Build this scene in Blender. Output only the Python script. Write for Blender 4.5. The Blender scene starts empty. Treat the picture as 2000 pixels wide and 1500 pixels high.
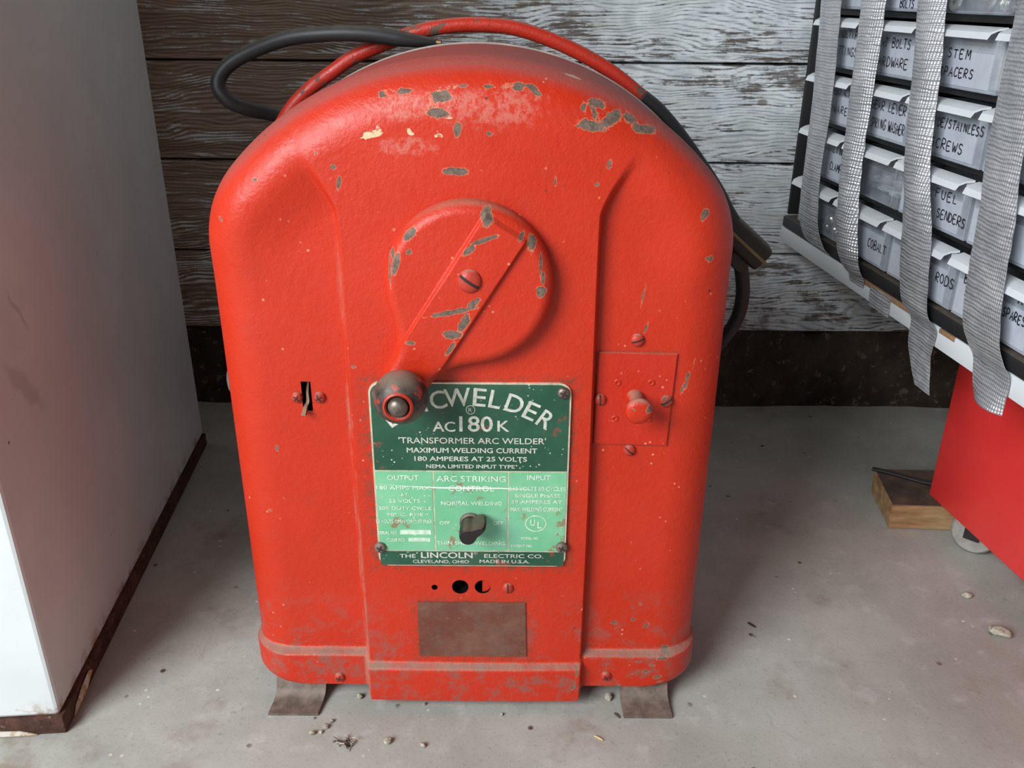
import bpy, bmesh, math, random
from mathutils import Vector, Matrix
from mathutils.bvhtree import BVHTree
from mathutils import noise as mnoise

SC = bpy.context.scene
COL = SC.collection
R = math.radians
rng = random.Random(7)

# ------------------------------------------------------------------ camera
CAM_H, FPX, PITCH, ROLL = 0.70, 1720.0, R(24.0), R(0.45)
_c, _s = math.cos(PITCH), math.sin(PITCH)
FW = Vector((0, _c, -_s)); U0 = Vector((0, _s, _c)); X0 = Vector((1, 0, 0))
RT = X0 * math.cos(ROLL) + U0 * math.sin(ROLL)
UP = U0 * math.cos(ROLL) - X0 * math.sin(ROLL)
CO = Vector((0, 0, CAM_H))
cam_data = bpy.data.cameras.new('camera')
cam = bpy.data.objects.new('camera', cam_data)
COL.objects.link(cam)
cam_data.sensor_fit = 'HORIZONTAL'
cam_data.sensor_width = 36.0
cam_data.lens = FPX / 2000.0 * 36.0
cam_data.clip_start = 0.02
M = Matrix((RT, UP, -FW)).transposed().to_4x4()
M.translation = CO
cam.matrix_world = M
SC.camera = cam

def ray(px, py):
    return FW + RT * ((px - 1000) / FPX) + UP * ((750 - py) / FPX)

def ony(px, py, y):                     # point of a pixel on the upright plane at depth y
    d = ray(px, py); return CO + d * (y / d.y)

# ------------------------------------------------------------------ world, lights, exposure
SC.view_settings.view_transform = 'Standard'
SC.view_settings.look = 'None'
SC.view_settings.gamma = 1.0
SC.view_settings.exposure = 0.0
world = bpy.data.worlds.new('world'); SC.world = world
world.use_nodes = True
wbg = world.node_tree.nodes['Background']
wbg.inputs[0].default_value = (0.80, 0.90, 1.0, 1)
wbg.inputs[1].default_value = 0.48

def area_light(name, loc, target, sx, sy, power, col):
    l = bpy.data.lights.new(name, 'AREA')
    l.shape = 'RECTANGLE'; l.size = sx; l.size_y = sy
    l.energy = power; l.color = col
    o = bpy.data.objects.new(name, l); COL.objects.link(o)
    o.location = loc
    o.rotation_euler = (Vector(target) - Vector(loc)).to_track_quat('-Z', 'Y').to_euler()
    return o
# daylight through the open garage door, behind and to the left of the camera
area_light('daylight_door', (-1.55, -0.95, 1.6), (0.1, 0.85, 0.35), 1.3, 1.3, 108, (0.93, 0.97, 1.0))

# ------------------------------------------------------------------ helpers
def lin(r, g, b):
    f = lambda v: (v / 255 / 12.92) if v <= 10 else ((v / 255 + 0.055) / 1.055) ** 2.4
    return (f(r), f(g), f(b), 1)

def link(name, me, mats, parent=None):
    o = bpy.data.objects.new(name, me)
    COL.objects.link(o)
    for m in (mats if isinstance(mats, (list, tuple)) else [mats]):
        me.materials.append(m)
    if parent is not None:
        o.parent = parent
    return o

def obj(name, bm, mats, parent=None, smooth=True, angle=40):
    bmesh.ops.recalc_face_normals(bm, faces=bm.faces)
    me = bpy.data.meshes.new(name)
    bm.to_mesh(me); bm.free()
    if smooth:
        me.shade_smooth()
        me.set_sharp_from_angle(angle=R(angle))
    return link(name, me, mats, parent)

def tag(o, label, cat, group=None, kind=None):
    o['label'] = label; o['category'] = cat
    if group: o['group'] = group
    if kind: o['kind'] = kind
    return o

def thing(name, label, cat, loc=(0, 0, 0), group=None):
    o = bpy.data.objects.new(name, None); COL.objects.link(o)
    o.empty_display_size = 0.05
    o.location = loc
    tag(o, label, cat, group)
    return o

def put(child, parent):
    """parent an object whose mesh is in world metres, keeping it where it is"""
    child.parent = parent
    w = parent.location.copy()
    q = parent.parent
    while q is not None:
        w += q.location; q = q.parent
    child.matrix_parent_inverse = Matrix.Translation(-w)
    return child

def P(name, bm, mats, parent, **k):
    return put(obj(name, bm, mats, None, **k), parent)

def box(bm, x0, x1, y0, y1, z0, z1, bevel=0, mat=None, seg=2, mi=0):
    vs = [bm.verts.new((x, y, z)) for x in (x0, x1) for y in (y0, y1) for z in (z0, z1)]
    F = [(0, 1, 3, 2), (4, 6, 7, 5), (0, 4, 5, 1), (2, 3, 7, 6), (0, 2, 6, 4), (1, 5, 7, 3)]
    fs = [bm.faces.new([vs[i] for i in f]) for f in F]
    if bevel:
        es = list({e for f in fs for e in f.edges})
        r = bmesh.ops.bevel(bm, geom=es, offset=bevel, segments=seg, affect='EDGES', profile=0.5)
        fs = list({f for f in r['faces']} | {f for f in fs if f.is_valid})
        vs = list({v for f in fs for v in f.verts})
    for f in fs: f.material_index = mi
    if mat is not None:
        bmesh.ops.transform(bm, matrix=mat, verts=vs)
    return vs

def tube(bm, pts, r, seg=16, caps=True, closed=False):
    pts = [Vector(p) for p in pts]
    n = len(pts)
    rs = r if isinstance(r, (list, tuple)) else [r] * n
    t = (pts[1] - pts[0]).normalized()
    up = Vector((0, 0, 1)) if abs(t.z) < 0.9 else Vector((0, 1, 0))
    u = t.cross(up).normalized()
    rings = []
    for i, p in enumerate(pts):
        a = pts[max(i - 1, 0)]; b = pts[min(i + 1, n - 1)]
        t = (b - a).normalized()
        u = (u - t * u.dot(t)).normalized()
        v = t.cross(u)
        rings.append([bm.verts.new(p + (u * math.cos(2 * math.pi * k / seg) + v * math.sin(2 * math.pi * k / seg)) * rs[i]) for k in range(seg)])
    for i in range(n - 1):
        for k in range(seg):
            bm.faces.new((rings[i][k], rings[i][(k + 1) % seg], rings[i + 1][(k + 1) % seg], rings[i + 1][k]))
    if caps:
        bm.faces.new(rings[0][::-1]); bm.faces.new(rings[-1])
    return rings

def spline(pts, n=8):
    pts = [Vector(p) for p in pts]
    out = []
    for i in range(len(pts) - 1):
        p0 = pts[max(i - 1, 0)]; p1 = pts[i]; p2 = pts[i + 1]; p3 = pts[min(i + 2, len(pts) - 1)]
        for k in range(n):
            t = k / n
            out.append(0.5 * ((2 * p1) + (p2 - p0) * t + (2 * p0 - 5 * p1 + 4 * p2 - p3) * t * t + (-p0 + 3 * p1 - 3 * p2 + p3) * t ** 3))
    out.append(pts[-1])
    return out

def lathe(bm, prof, origin, axis, seg=40):
    """prof: list of (radius, height along axis)"""
    ax = Vector(axis).normalized()
    u = ax.cross(Vector((0, 0, 1)) if abs(ax.z) < 0.9 else Vector((1, 0, 0))).normalized()
    v = ax.cross(u)
    o = Vector(origin)
    rings = []
    for r, h in prof:
        if r < 1e-7:
            rings.append([bm.verts.new(o + ax * h)])
        else:
            rings.append([bm.verts.new(o + ax * h + (u * math.cos(2 * math.pi * k / seg) + v * math.sin(2 * math.pi * k / seg)) * r) for k in range(seg)])
    for a, b in zip(rings[:-1], rings[1:]):
        for k in range(seg):
            k2 = (k + 1) % seg
            if len(a) == 1 and len(b) == 1: continue
            if len(a) == 1: bm.faces.new((a[0], b[k2], b[k]))
            elif len(b) == 1: bm.faces.new((a[k], a[k2], b[0]))
            else: bm.faces.new((a[k], a[k2], b[k2], b[k]))
    if len(rings[0]) > 1: bm.faces.new(rings[0][::-1])
    if len(rings[-1]) > 1: bm.faces.new(rings[-1])

def sstep(a, b, x):
    t = min(1, max(0, (x - a) / (b - a))); return t * t * (3 - 2 * t)

# ------------------------------------------------------------------ node helpers
class NT:
    def __init__(self, name):
        self.m = bpy.data.materials.new(name); self.m.use_nodes = True
        self.t = self.m.node_tree; self.b = self.t.nodes['Principled BSDF']
        self.co = None
    def n(self, typ, ins=None, **props):
        nd = self.t.nodes.new(typ)
        for k, v in props.items(): setattr(nd, k, v)
        for k, v in (ins or {}).items(): self.set(nd.inputs[k], v)
        return nd
    def set(self, sock, v):
        if hasattr(v, 'is_output'): self.t.links.new(v, sock)
        else: sock.default_value = v
    def obj_co(self):
        if self.co is None: self.co = self.n('ShaderNodeTexCoord').outputs['Object']
        return self.co
    def math(self, op, a, b=0.0, c=None, clamp=False):
        nd = self.n('ShaderNodeMath', operation=op, use_clamp=clamp)
        self.set(nd.inputs[0], a); self.set(nd.inputs[1], b)
        if c is not None: self.set(nd.inputs[2], c)
        return nd.outputs[0]
    def vmath(self, op, a, b=None, out=0):
        nd = self.n('ShaderNodeVectorMath', operation=op)
        self.set(nd.inputs[0], a)
        if b is not None:
            self.set(nd.inputs['Scale' if op == 'SCALE' else 1], b)
        return nd.outputs[out]
    def mapping(self, vec, loc=(0, 0, 0), rot=(0, 0, 0), scale=(1, 1, 1), typ='POINT'):
        nd = self.n('ShaderNodeMapping', vector_type=typ)
        self.set(nd.inputs['Vector'], vec)
        nd.inputs['Location'].default_value = loc; nd.inputs['Rotation'].default_value = rot; nd.inputs['Scale'].default_value = scale
        return nd.outputs[0]
    def noise(self, vec, scale, detail=4, rough=0.55, dist=0.0, out='Fac'):
        nd = self.n('ShaderNodeTexNoise', {'Scale': scale, 'Detail': detail, 'Roughness': rough, 'Distortion': dist})
        self.set(nd.inputs['Vector'], vec)
        return nd.outputs[out]
    def voro(self, vec, scale, feature='F1', out='Distance', rnd=1.0):
        nd = self.n('ShaderNodeTexVoronoi', {'Scale': scale, 'Randomness': rnd}, feature=feature)
        self.set(nd.inputs['Vector'], vec)
        return nd.outputs[out]
    def ramp(self, fac, a, b, lo=0.0, hi=1.0, smooth=True):
        nd = self.n('ShaderNodeMapRange', {'From Min': a, 'From Max': b, 'To Min': lo, 'To Max': hi},
                    interpolation_type='SMOOTHSTEP' if smooth else 'LINEAR')
        self.set(nd.inputs['Value'], fac)
        return nd.outputs[0]
    def mix(self, fac, a, b):
        nd = self.n('ShaderNodeMix', data_type='RGBA')
        self.set(nd.inputs['Factor'], fac); self.set(nd.inputs['A'], a) if False else None
        self.set(nd.inputs[6], a); self.set(nd.inputs[7], b)
        return nd.outputs[2]
    def bump(self, h, strength=0.3, dist=0.002, normal=None):
        nd = self.n('ShaderNodeBump', {'Strength': strength, 'Distance': dist})
        self.set(nd.inputs['Height'], h)
        if normal is not None: self.set(nd.inputs['Normal'], normal)
        return nd.outputs[0]
    def xyz(self, vec):
        nd = self.n('ShaderNodeSeparateXYZ'); self.set(nd.inputs[0], vec); return nd.outputs
    def combine(self, x, y, z):
        nd = self.n('ShaderNodeCombineXYZ')
        self.set(nd.inputs[0], x); self.set(nd.inputs[1], y); self.set(nd.inputs[2], z)
        return nd.outputs[0]
    def done(self, color=None, rough=None, metal=None, normal=None, spec=None, **kw):
        b = self.b
        if color is not None: self.set(b.inputs['Base Color'], color)
        if rough is not None: self.set(b.inputs['Roughness'], rough)
        if metal is not None: self.set(b.inputs['Metallic'], metal)
        if normal is not None: self.set(b.inputs['Normal'], normal)
        if spec is not None: self.set(b.inputs['Specular IOR Level'], spec)
        for k, v in kw.items(): self.set(b.inputs[k.replace('_', ' ')], v)
        return self.m

def plain(name, col, rough=0.5, metal=0.0, var=0.15, scale=60, bump=0.1, spec=0.5):
    """a simple worn surface: a colour with small mottling and grain"""
    t = NT(name); co = t.obj_co()
    n = t.noise(co, scale, 5, 0.6)
    dark = tuple(c * (1 - var) for c in col[:3]) + (1,)
    light = tuple(min(1, c * (1 + var)) for c in col[:3]) + (1,)
    c = t.mix(t.ramp(n, 0.3, 0.7), dark, light)
    return t.done(c, t.ramp(n, 0.2, 0.8, max(0, rough - 0.08), min(1, rough + 0.08)), metal, t.bump(n, bump, 0.001), spec)

DUST = lin(150, 132, 112)

def wear_field(me, attr, lst):
    """store on every vertex the distance to the nearest worn spot, in units of that spot's size"""
    at = me.attributes.new(attr, 'FLOAT', 'POINT')
    vals = [4.0] * len(me.vertices)
    for i, v in enumerate(me.vertices):
        x, y, z = v.co
        best = 4.0
        for (cx, cy, cz, rx, ry, rz, ca, sa, lim) in lst:
            dz = z - cz
            if abs(dz) > lim: continue
            dx = x - cx
            if abs(dx) > lim: continue
            u = (dx * ca - dz * sa) / rx; w = (dx * sa + dz * ca) / rz; q = (y - cy) / ry
            d2 = u * u + w * w + q * q
            if d2 < best * best: best = math.sqrt(d2)
        vals[i] = best
    at.data.foreach_set('value', vals)
def spots(lst):
    return [(c.x, c.y, c.z, rx, max(rx, rz) * 1.3, rz, math.cos(R(a)), math.sin(R(a)), max(rx, rz) * 4) for (c, rx, rz, a) in lst]

def paint(name, chips=(), case=False, cream=(), abraded=(), base=lin(186, 43, 16), dust_lo=0.80, dust_hi=0.99, dust_amt=0.75, wear_z=None, noise_chip=0.0):
    """old red brushed enamel with primer chips at given places, settled dust and specks"""
    t = NT(name); co = t.obj_co()
    ragged = t.math('ADD', t.math('MULTIPLY', t.noise(co, 120, 6, 0.75), 1.9), 0.05)
    def field(attr):
        d = t.n('ShaderNodeAttribute', attribute_name=attr, attribute_type='GEOMETRY').outputs['Fac']
        return t.math('MULTIPLY', d, ragged)
    big = t.noise(co, 9, 4, 0.6)
    fine = t.noise(co, 420, 3, 0.6)
    mid = t.noise(co, 55, 5, 0.65)
    red = t.mix(t.ramp(big, 0.35, 0.7), base, tuple(min(1, v * 1.08 + 0.004) for v in base[:3]) + (1,))
    red = t.mix(t.math('MULTIPLY', t.ramp(mid, 0.55, 0.8), 0.35), red, lin(168, 46, 34))
    hgt = t.math('MULTIPLY', fine, 0.5)
    hgt = t.math('ADD', hgt, t.math('MULTIPLY', t.noise(co, 170, 3, 0.5), 0.8))
    # faded scuffs
    if abraded:
        f = field('scuff')
        a = t.math('MULTIPLY', t.ramp(f, 1.0, 0.55), t.ramp(t.noise(co, 160, 6, 0.75), 0.40, 0.58))
        red = t.mix(t.math('MULTIPLY', a, 0.6), red, lin(196, 118, 104))
    # pale specks and dark pin marks
    v1 = t.voro(co, 110); k1 = t.noise(co, 33, 2)
    sp = t.math('MULTIPLY', t.ramp(v1, 0.16, 0.09), t.ramp(k1, 0.58, 0.66))
    red = t.mix(t.math('MULTIPLY', sp, 0.7), red, lin(226, 150, 120))
    v2 = t.voro(t.vmath('ADD', co, (3.1, 1.7, 0.4)), 75); k2 = t.noise(co, 21, 2)
    sp2 = t.math('MULTIPLY', t.ramp(v2, 0.13, 0.07), t.ramp(k2, 0.60, 0.68))
    red = t.mix(sp2, red, lin(84, 52, 40))
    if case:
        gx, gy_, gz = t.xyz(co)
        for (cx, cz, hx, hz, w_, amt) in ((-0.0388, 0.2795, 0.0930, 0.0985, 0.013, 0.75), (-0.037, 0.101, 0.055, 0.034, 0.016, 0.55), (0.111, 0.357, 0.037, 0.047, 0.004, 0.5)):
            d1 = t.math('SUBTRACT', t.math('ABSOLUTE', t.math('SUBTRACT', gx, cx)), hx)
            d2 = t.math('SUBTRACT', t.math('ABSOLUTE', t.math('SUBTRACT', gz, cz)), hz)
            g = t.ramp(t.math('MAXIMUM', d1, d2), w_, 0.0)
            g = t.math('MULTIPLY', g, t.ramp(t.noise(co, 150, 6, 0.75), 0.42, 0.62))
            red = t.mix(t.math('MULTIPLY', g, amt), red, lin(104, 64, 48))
    rough = t.ramp(mid, 0.2, 0.8, 0.34, 0.5)
    if wear_z:
        z = t.xyz(co)[2]
        w = t.math('MULTIPLY', t.ramp(z, wear_z[1], wear_z[0]), t.ramp(t.noise(co, 42, 6, 0.75), 0.47, 0.64))
        red = t.mix(t.math('MULTIPLY', w, 0.7), red, lin(122, 92, 82))
    mask = None
    if chips:
        f = field('chips')
        mask = t.ramp(f, 1.02, 0.96)
        rim = t.math('MULTIPLY', t.ramp(f, 1.22, 1.06), 0.55)
        red = t.mix(rim, red, lin(220, 140, 105))
        red = t.mix(mask, red, t.mix(t.ramp(t.noise(co, 230, 4, 0.7), 0.35, 0.65), lin(88, 74, 64), lin(116, 100, 87)))
    if noise_chip > 0:
        nc = t.noise(t.mapping(co, scale=(1, 1, 1)), 48, 5, 0.7)
        m2 = t.ramp(nc, 0.70 - noise_chip, 0.715 - noise_chip)
        red = t.mix(m2, red, lin(92, 74, 62))
        mask = m2 if mask is None else t.math('MAXIMUM', mask, m2)
    if cream:
        f = field('cream')
        mc = t.math('MULTIPLY', t.ramp(f, 1.0, 0.92), t.ramp(t.noise(t.mapping(co, scale=(1, 1, 3)), 90, 4, 0.7), 0.36, 0.44))
        red = t.mix(mc, red, lin(212, 188, 148))
    # dust lying on faces that look up
    geo = t.n('ShaderNodeNewGeometry').outputs['Normal']
    nz = t.xyz(geo)[2]
    streak = t.noise(t.mapping(co, scale=(1, 0.35, 1)), 60, 6, 0.7)
    if case:    # dust lies on the flat top and the back of the shoulders, and on the ledge of the skirt
        nyy = t.math('ABSOLUTE', t.xyz(geo)[1])
        dz = t.math('MULTIPLY', t.ramp(nz, 0.30, 0.75), t.ramp(nyy, 0.76, 0.45))
        zz = t.xyz(co)[2]
        led = t.math('MULTIPLY', t.ramp(nz, 0.45, 0.80), t.ramp(zz, 0.12, 0.08))
        led = t.math('MULTIPLY', led, t.ramp(t.noise(co, 30, 4, 0.7), 0.3, 0.6, 0.3, 1.0))
        # grime packed along the left ridge
        xx = t.xyz(co)[0]
        rx_ = t.math('ABSOLUTE', t.math('ADD', xx, 0.037 + 0.1125))
        rg = t.math('MULTIPLY', t.ramp(rx_, 0.0048, 0.0015), t.ramp(t.noise(t.mapping(co, scale=(1, 1, 0.3)), 45, 5, 0.7), 0.42, 0.62))
        rg = t.math('MULTIPLY', t.math('MULTIPLY', rg, t.ramp(zz, 0.56, 0.35)), t.ramp(nz, 0.9, 0.5))
        top_ = t.math('MULTIPLY', t.math('MULTIPLY', dz, t.ramp(t.noise(t.mapping(co, scale=(0.6, 9, 2)), 16, 6, 0.75), 0.25, 0.7, 0.6, 1.0)), 0.62)
        red = t.mix(top_, red, lin(122, 92, 88))
        rough = t.math('ADD', rough, t.math('MULTIPLY', top_, 0.4), clamp=True)
        dz = t.math('MAXIMUM', led, rg)
    else:
        dz = t.ramp(nz, dust_lo, dust_hi)
    dn = t.math('MULTIPLY', dz, t.ramp(streak, 0.2, 0.75, 0.6, 1.0))
    dn = t.math('MULTIPLY', dn, dust_amt)
    red = t.mix(dn, red, DUST)
    rough = t.math('ADD', rough, t.math('MULTIPLY', dn, 0.4), clamp=True)
    if mask is not None:
        hgt = t.math('SUBTRACT', hgt, t.math('MULTIPLY', mask, 1.2))
        rough = t.math('ADD', rough, t.math('MULTIPLY', mask, 0.25), clamp=True)
    return t.done(red, rough, 0.0, t.bump(hgt, 0.5, 0.0013), 0.38)

# ------------------------------------------------------------------ materials of the setting
def mat_planks():
    t = NT('weathered_boards'); co = t.obj_co()
    x, y, z = t.xyz(co)
    # each board has its own grain: shift the pattern by board
    board = t.math('FLOOR', t.math('DIVIDE', t.math('SUBTRACT', z, -0.0163), 0.156))
    sh = t.combine(t.math('MULTIPLY', board, 3.7), 0.0, t.math('MULTIPLY', board, 1.3))
    c2 = t.vmath('ADD', co, sh)
    warp = t.noise(t.mapping(c2, scale=(3.0, 1, 7.0)), 1.0, 3, 0.5)
    zz = t.math('ADD', t.math('MULTIPLY', z, 1.0), t.math('MULTIPLY', warp, 0.11))
    rings = t.math('SINE', t.math('MULTIPLY', zz, 1050.0))
    fib = t.noise(t.mapping(c2, scale=(8, 1, 210)), 1.0, 6, 0.7)
    fib2 = t.noise(t.mapping(c2, scale=(26, 1, 420)), 1.0, 4, 0.65)
    patch = t.noise(t.mapping(c2, scale=(7, 1, 22)), 1.0, 6, 0.7)
    rub = t.noise(t.mapping(c2, scale=(55, 1, 40)), 1.0, 5, 0.75)
    grain = t.math('ADD', t.math('MULTIPLY', t.math('MULTIPLY', rings, t.ramp(patch, 0.42, 0.62)), 0.14), t.math('ADD', t.math('MULTIPLY', fib, 1.0), t.math('MULTIPLY', fib2, 0.5)))
    grain = t.math('ADD', grain, t.math('MULTIPLY', rub, 0.45))
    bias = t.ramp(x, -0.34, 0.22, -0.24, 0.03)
    v = t.math('ADD', t.math('ADD', grain, t.math('MULTIPLY', patch, 1.25)), bias)
    paintm = t.math('MULTIPLY', t.ramp(v, 1.43, 1.55), 0.92)
    wf = t.ramp(t.math('ADD', fib, t.math('MULTIPLY', rings, 0.10)), 0.3, 0.72)
    wood = t.mix(wf, lin(92, 86, 80), lin(140, 133, 126))
    woodl = t.mix(wf, lin(122, 104, 90), lin(184, 164, 146))  # browner wood on the left, its colour lightened to lift the shade there
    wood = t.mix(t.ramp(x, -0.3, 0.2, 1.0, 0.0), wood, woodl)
    low = t.math('MULTIPLY', t.ramp(z, 0.30, 0.20), t.ramp(t.noise(co, 13, 5, 0.7), 0.50, 0.62))
    white = t.mix(t.ramp(t.noise(c2, 35, 4), 0.3, 0.75), lin(204, 211, 215), lin(238, 244, 247))
    lines = t.ramp(t.math('ADD', fib2, t.math('MULTIPLY', rings, 0.13)), 0.50, 0.36)
    white = t.mix(t.math('MULTIPLY', lines, 0.6), white, lin(128, 132, 136))
    white = t.mix(t.math('MULTIPLY', t.ramp(t.noise(t.mapping(c2, scale=(2, 1, 5)), 6, 3), 0.5, 0.7), 0.35), white, lin(196, 196, 176))
    col = t.mix(paintm, wood, white)
    col = t.mix(t.math('MULTIPLY', low, 0.65), col, lin(104, 76, 64))
    vk = t.voro(t.mapping(c2, scale=(1, 0, 1.6)), 6.0)
    col = t.mix(t.math('MULTIPLY', t.ramp(vk, 0.075, 0.045), 0.7), col, lin(96, 74, 60))
    h = t.math('ADD', t.math('MULTIPLY', grain, 0.8), t.math('MULTIPLY', paintm, 0.8))
    return t.done(col, 0.8, 0, t.bump(h, 0.6, 0.002), 0.2)

def mat_floor():
    t = NT('worn_concrete'); co = t.obj_co()
    a = t.noise(co, 4.5, 6, 0.62); b = t.noise(co, 26, 6, 0.7); c = t.noise(co, 240, 3, 0.7)
    col = t.mix(t.ramp(a, 0.3, 0.72), lin(154, 154, 146), lin(180, 180, 172))
    col = t.mix(t.math('MULTIPLY', t.ramp(b, 0.52, 0.72), 0.45), col, lin(196, 195, 192))
    col = t.mix(t.math('MULTIPLY', t.ramp(c, 0.55, 0.7), 0.35), col, lin(112, 112, 106))
    # brown oily stains
    st = t.math('MULTIPLY', t.ramp(t.noise(t.mapping(co, (4, 2, 0)), 7, 5, 0.65), 0.55, 0.72), t.ramp(b, 0.3, 0.6))
    col = t.mix(t.math('MULTIPLY', st, 0.55), col, lin(116, 92, 74))
    v = t.voro(co, 38); k = t.noise(co, 11, 2)
    col = t.mix(t.math('MULTIPLY', t.ramp(v, 0.16, 0.08), t.ramp(k, 0.55, 0.62)), col, lin(92, 74, 60))
    v2 = t.voro(t.vmath('ADD', co, (5, 3, 1)), 80); k2 = t.noise(co, 17, 2)
    col = t.mix(t.math('MULTIPLY', t.ramp(v2, 0.2, 0.1), t.ramp(k2, 0.60, 0.66)), col, lin(214, 212, 206))
    # hairline cracks
    vc = t.voro(t.vmath('ADD', co, t.vmath('SCALE', t.noise(co, 8, 4, out='Color'), 0.09)), 2.3, 'DISTANCE_TO_EDGE')
    crack = t.ramp(vc, 0.007, 0.002)
    col = t.mix(t.math('MULTIPLY', crack, t.ramp(a, 0.60, 0.72, 0, 0.25)), col, lin(96, 88, 80))
    # spilled pale patch by the cabinet corner
    d = t.vmath('LENGTH', t.mapping(t.vmath('ADD', co, t.vmath('SCALE', t.noise(co, 14, 4, out='Color'), 0.09)), (-0.50, 0.615, 0), (0, 0, 0.2), (0.105, 0.062, 1), 'TEXTURE'), out=1)
    col = t.mix(t.math('MULTIPLY', t.ramp(d, 1.05, 0.95), 0.5), col, lin(132, 116, 96))
    h = t.math('ADD', t.math('MULTIPLY', b, 0.6), t.math('MULTIPLY', c, 0.4))
    return t.done(col, t.ramp(b, 0.3, 0.7, 0.55, 0.8), 0, t.bump(h, 0.25, 0.002), 0.35)

def mat_foundation():
    t = NT('dark_old_concrete'); co = t.obj_co()
    a = t.noise(co, 9, 6, 0.7); b = t.noise(co, 55, 5, 0.7)
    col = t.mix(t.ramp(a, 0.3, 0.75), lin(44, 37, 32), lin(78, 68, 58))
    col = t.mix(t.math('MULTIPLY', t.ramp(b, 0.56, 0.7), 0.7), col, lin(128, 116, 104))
    return t.done(col, 0.9, 0, t.bump(t.math('ADD', a, b), 0.8, 0.006), 0.1)

M_PLANK, M_FLOOR, M_FOUND = mat_planks(), mat_floor(), mat_foundation()
M_CEIL = plain('ceiling_boards', lin(70, 62, 55), 0.85, var=0.2, scale=8)
M_SIDEWALL = plain('plaster', lin(196, 190, 182), 0.85, var=0.12, scale=8)

# ------------------------------------------------------------------ the setting
WALL_Y = 1.50
bm = bmesh.new()
box(bm, -2.6, 2.4, -1.6, WALL_Y + 0.1, -0.1, 0.0)
o = obj('floor', bm, M_FLOOR, smooth=False); o['kind'] = 'structure'
bm = bmesh.new()
edges = [0.140, 0.2837, 0.4397, 0.5970, 0.7530, 0.909, 1.065, 1.221, 1.377, 1.533, 1.689, 1.845, 2.001, 2.157, 2.313, 2.45]
prng = random.Random(3)
for i in range(len(edges) - 1):
    dy = prng.uniform(-0.003, 0.003)
    z0, z1 = edges[i] + 0.0018, edges[i + 1] - 0.0018
    vs = box(bm, -2.6, 2.4, WALL_Y + dy, WALL_Y + 0.03, z0, z1, 0.003)
box(bm, -2.6, 2.4, WALL_Y + 0.029, WALL_Y + 0.06, 0.10, 2.45)
o = obj('wall_back', bm, M_PLANK); o['kind'] = 'structure'
wall = o
# foundation with a broken top edge and lumps
bm = bmesh.new()
nx, nz = 220, 14
grid = []
for i in range(nx + 1):
    x = -2.6 + 5.0 * i / nx
    colv = []
    for j in range(nz + 1):
        f = j / nz
        zt = 0.142
        z = -0.01 + (zt + 0.01) * f
        n1 = mnoise.noise(Vector((x * 6, z * 6, 1.3))) * 0.009 + mnoise.noise(Vector((x * 25, z * 25, 4.1))) * 0.004
        bite = 0.03 * math.exp(-((x - 0.545) / 0.03) ** 2 - ((z - 0.135) / 0.018) ** 2)
        colv.append(bm.verts.new((x, WALL_Y - 0.008 + n1 + bite - 0.012 * (1 - f) ** 2, z)))
    grid.append(colv)
for i in range(nx):
    for j in range(nz):
        bm.faces.new((grid[i][j], grid[i + 1][j], grid[i + 1][j + 1], grid[i][j + 1]))
for i in range(nx):      # top ledge going back under the boards
    a, b = grid[i][nz], grid[i + 1][nz]
    va = bm.verts.new((a.co.x, WALL_Y + 0.05, a.co.z)); vb = bm.verts.new((b.co.x, WALL_Y + 0.05, b.co.z))
    bm.faces.new((a, b, vb, va))
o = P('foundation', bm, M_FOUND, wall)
bm = bmesh.new(); box(bm, -2.6, 2.4, -1.0, WALL_Y + 0.1, 2.45, 2.55)
o = obj('ceiling', bm, M_CEIL, smooth=False); o['kind'] = 'structure'
bm = bmesh.new(); box(bm, -2.7, -2.6, -1.0, WALL_Y + 0.1, 0, 2.45)
o = obj('wall_left', bm, M_SIDEWALL, smooth=False); o['kind'] = 'structure'
bm = bmesh.new(); box(bm, 2.4, 2.5, -1.6, WALL_Y + 0.1, 0, 2.45)
o = obj('wall_right', bm, M_SIDEWALL, smooth=False); o['kind'] = 'structure'
bm = bmesh.new(); box(bm, 0.35, 2.4, -1.6, -1.5, 0, 2.45)
o = obj('wall_front', bm, M_SIDEWALL, smooth=False); o['kind'] = 'structure'

# ------------------------------------------------------------------ the arc welder
XC, YF = -0.037, 0.725
W, RC, RB, ZT, FR, YB = 0.2325, 0.105, 0.277, 0.6535, 0.045, 0.925
Z0 = 0.0245
ZS = 0.0615            # top of the skirt
POCK = 0.012
RIDGE = 0.1095

welder = thing('arc_welder', 'old chipped red arc welder with rounded top, crank dial and green nameplate', 'welder', (XC, 0.82, 0))

def profile():
    """right half of the arch from the bottom up to the crown: (x, z, nx, nz)"""
    pts = []
    zs = [Z0 + 0.0005]
    cz0 = ZT - RB; cx = W - RC; dz = math.sqrt((RB - RC) ** 2 - cx ** 2); ccz = cz0 + dz
    a0 = math.atan2(dz, cx)
    z = Z0
    zl = []
    while z < 0.078: zl.append(z); z += 0.0015
    while z < ccz - 0.002: zl.append(z); z += 0.0025
    for z in zl:
        ins = 0.0
        if z < Z0 + 0.014:
            q = (Z0 + 0.014 - z); ins = 0.014 - math.sqrt(max(0, 0.014 ** 2 - q * q))
        pts.append((W - ins, z, 1, 0))
    n = 60
    for i in range(n + 1):
        a = a0 * i / n
        pts.append((cx + RC * math.cos(a), ccz + RC * math.sin(a), math.cos(a), math.sin(a)))
    n = 80
    for i in range(1, n + 1):
        a = a0 + (math.pi / 2 - a0) * i / n
        pts.append((RB * math.cos(a), cz0 + RB * math.sin(a), math.cos(a), math.sin(a)))
    return pts
PROF = profile()
CZ0 = ZT - RB
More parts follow.
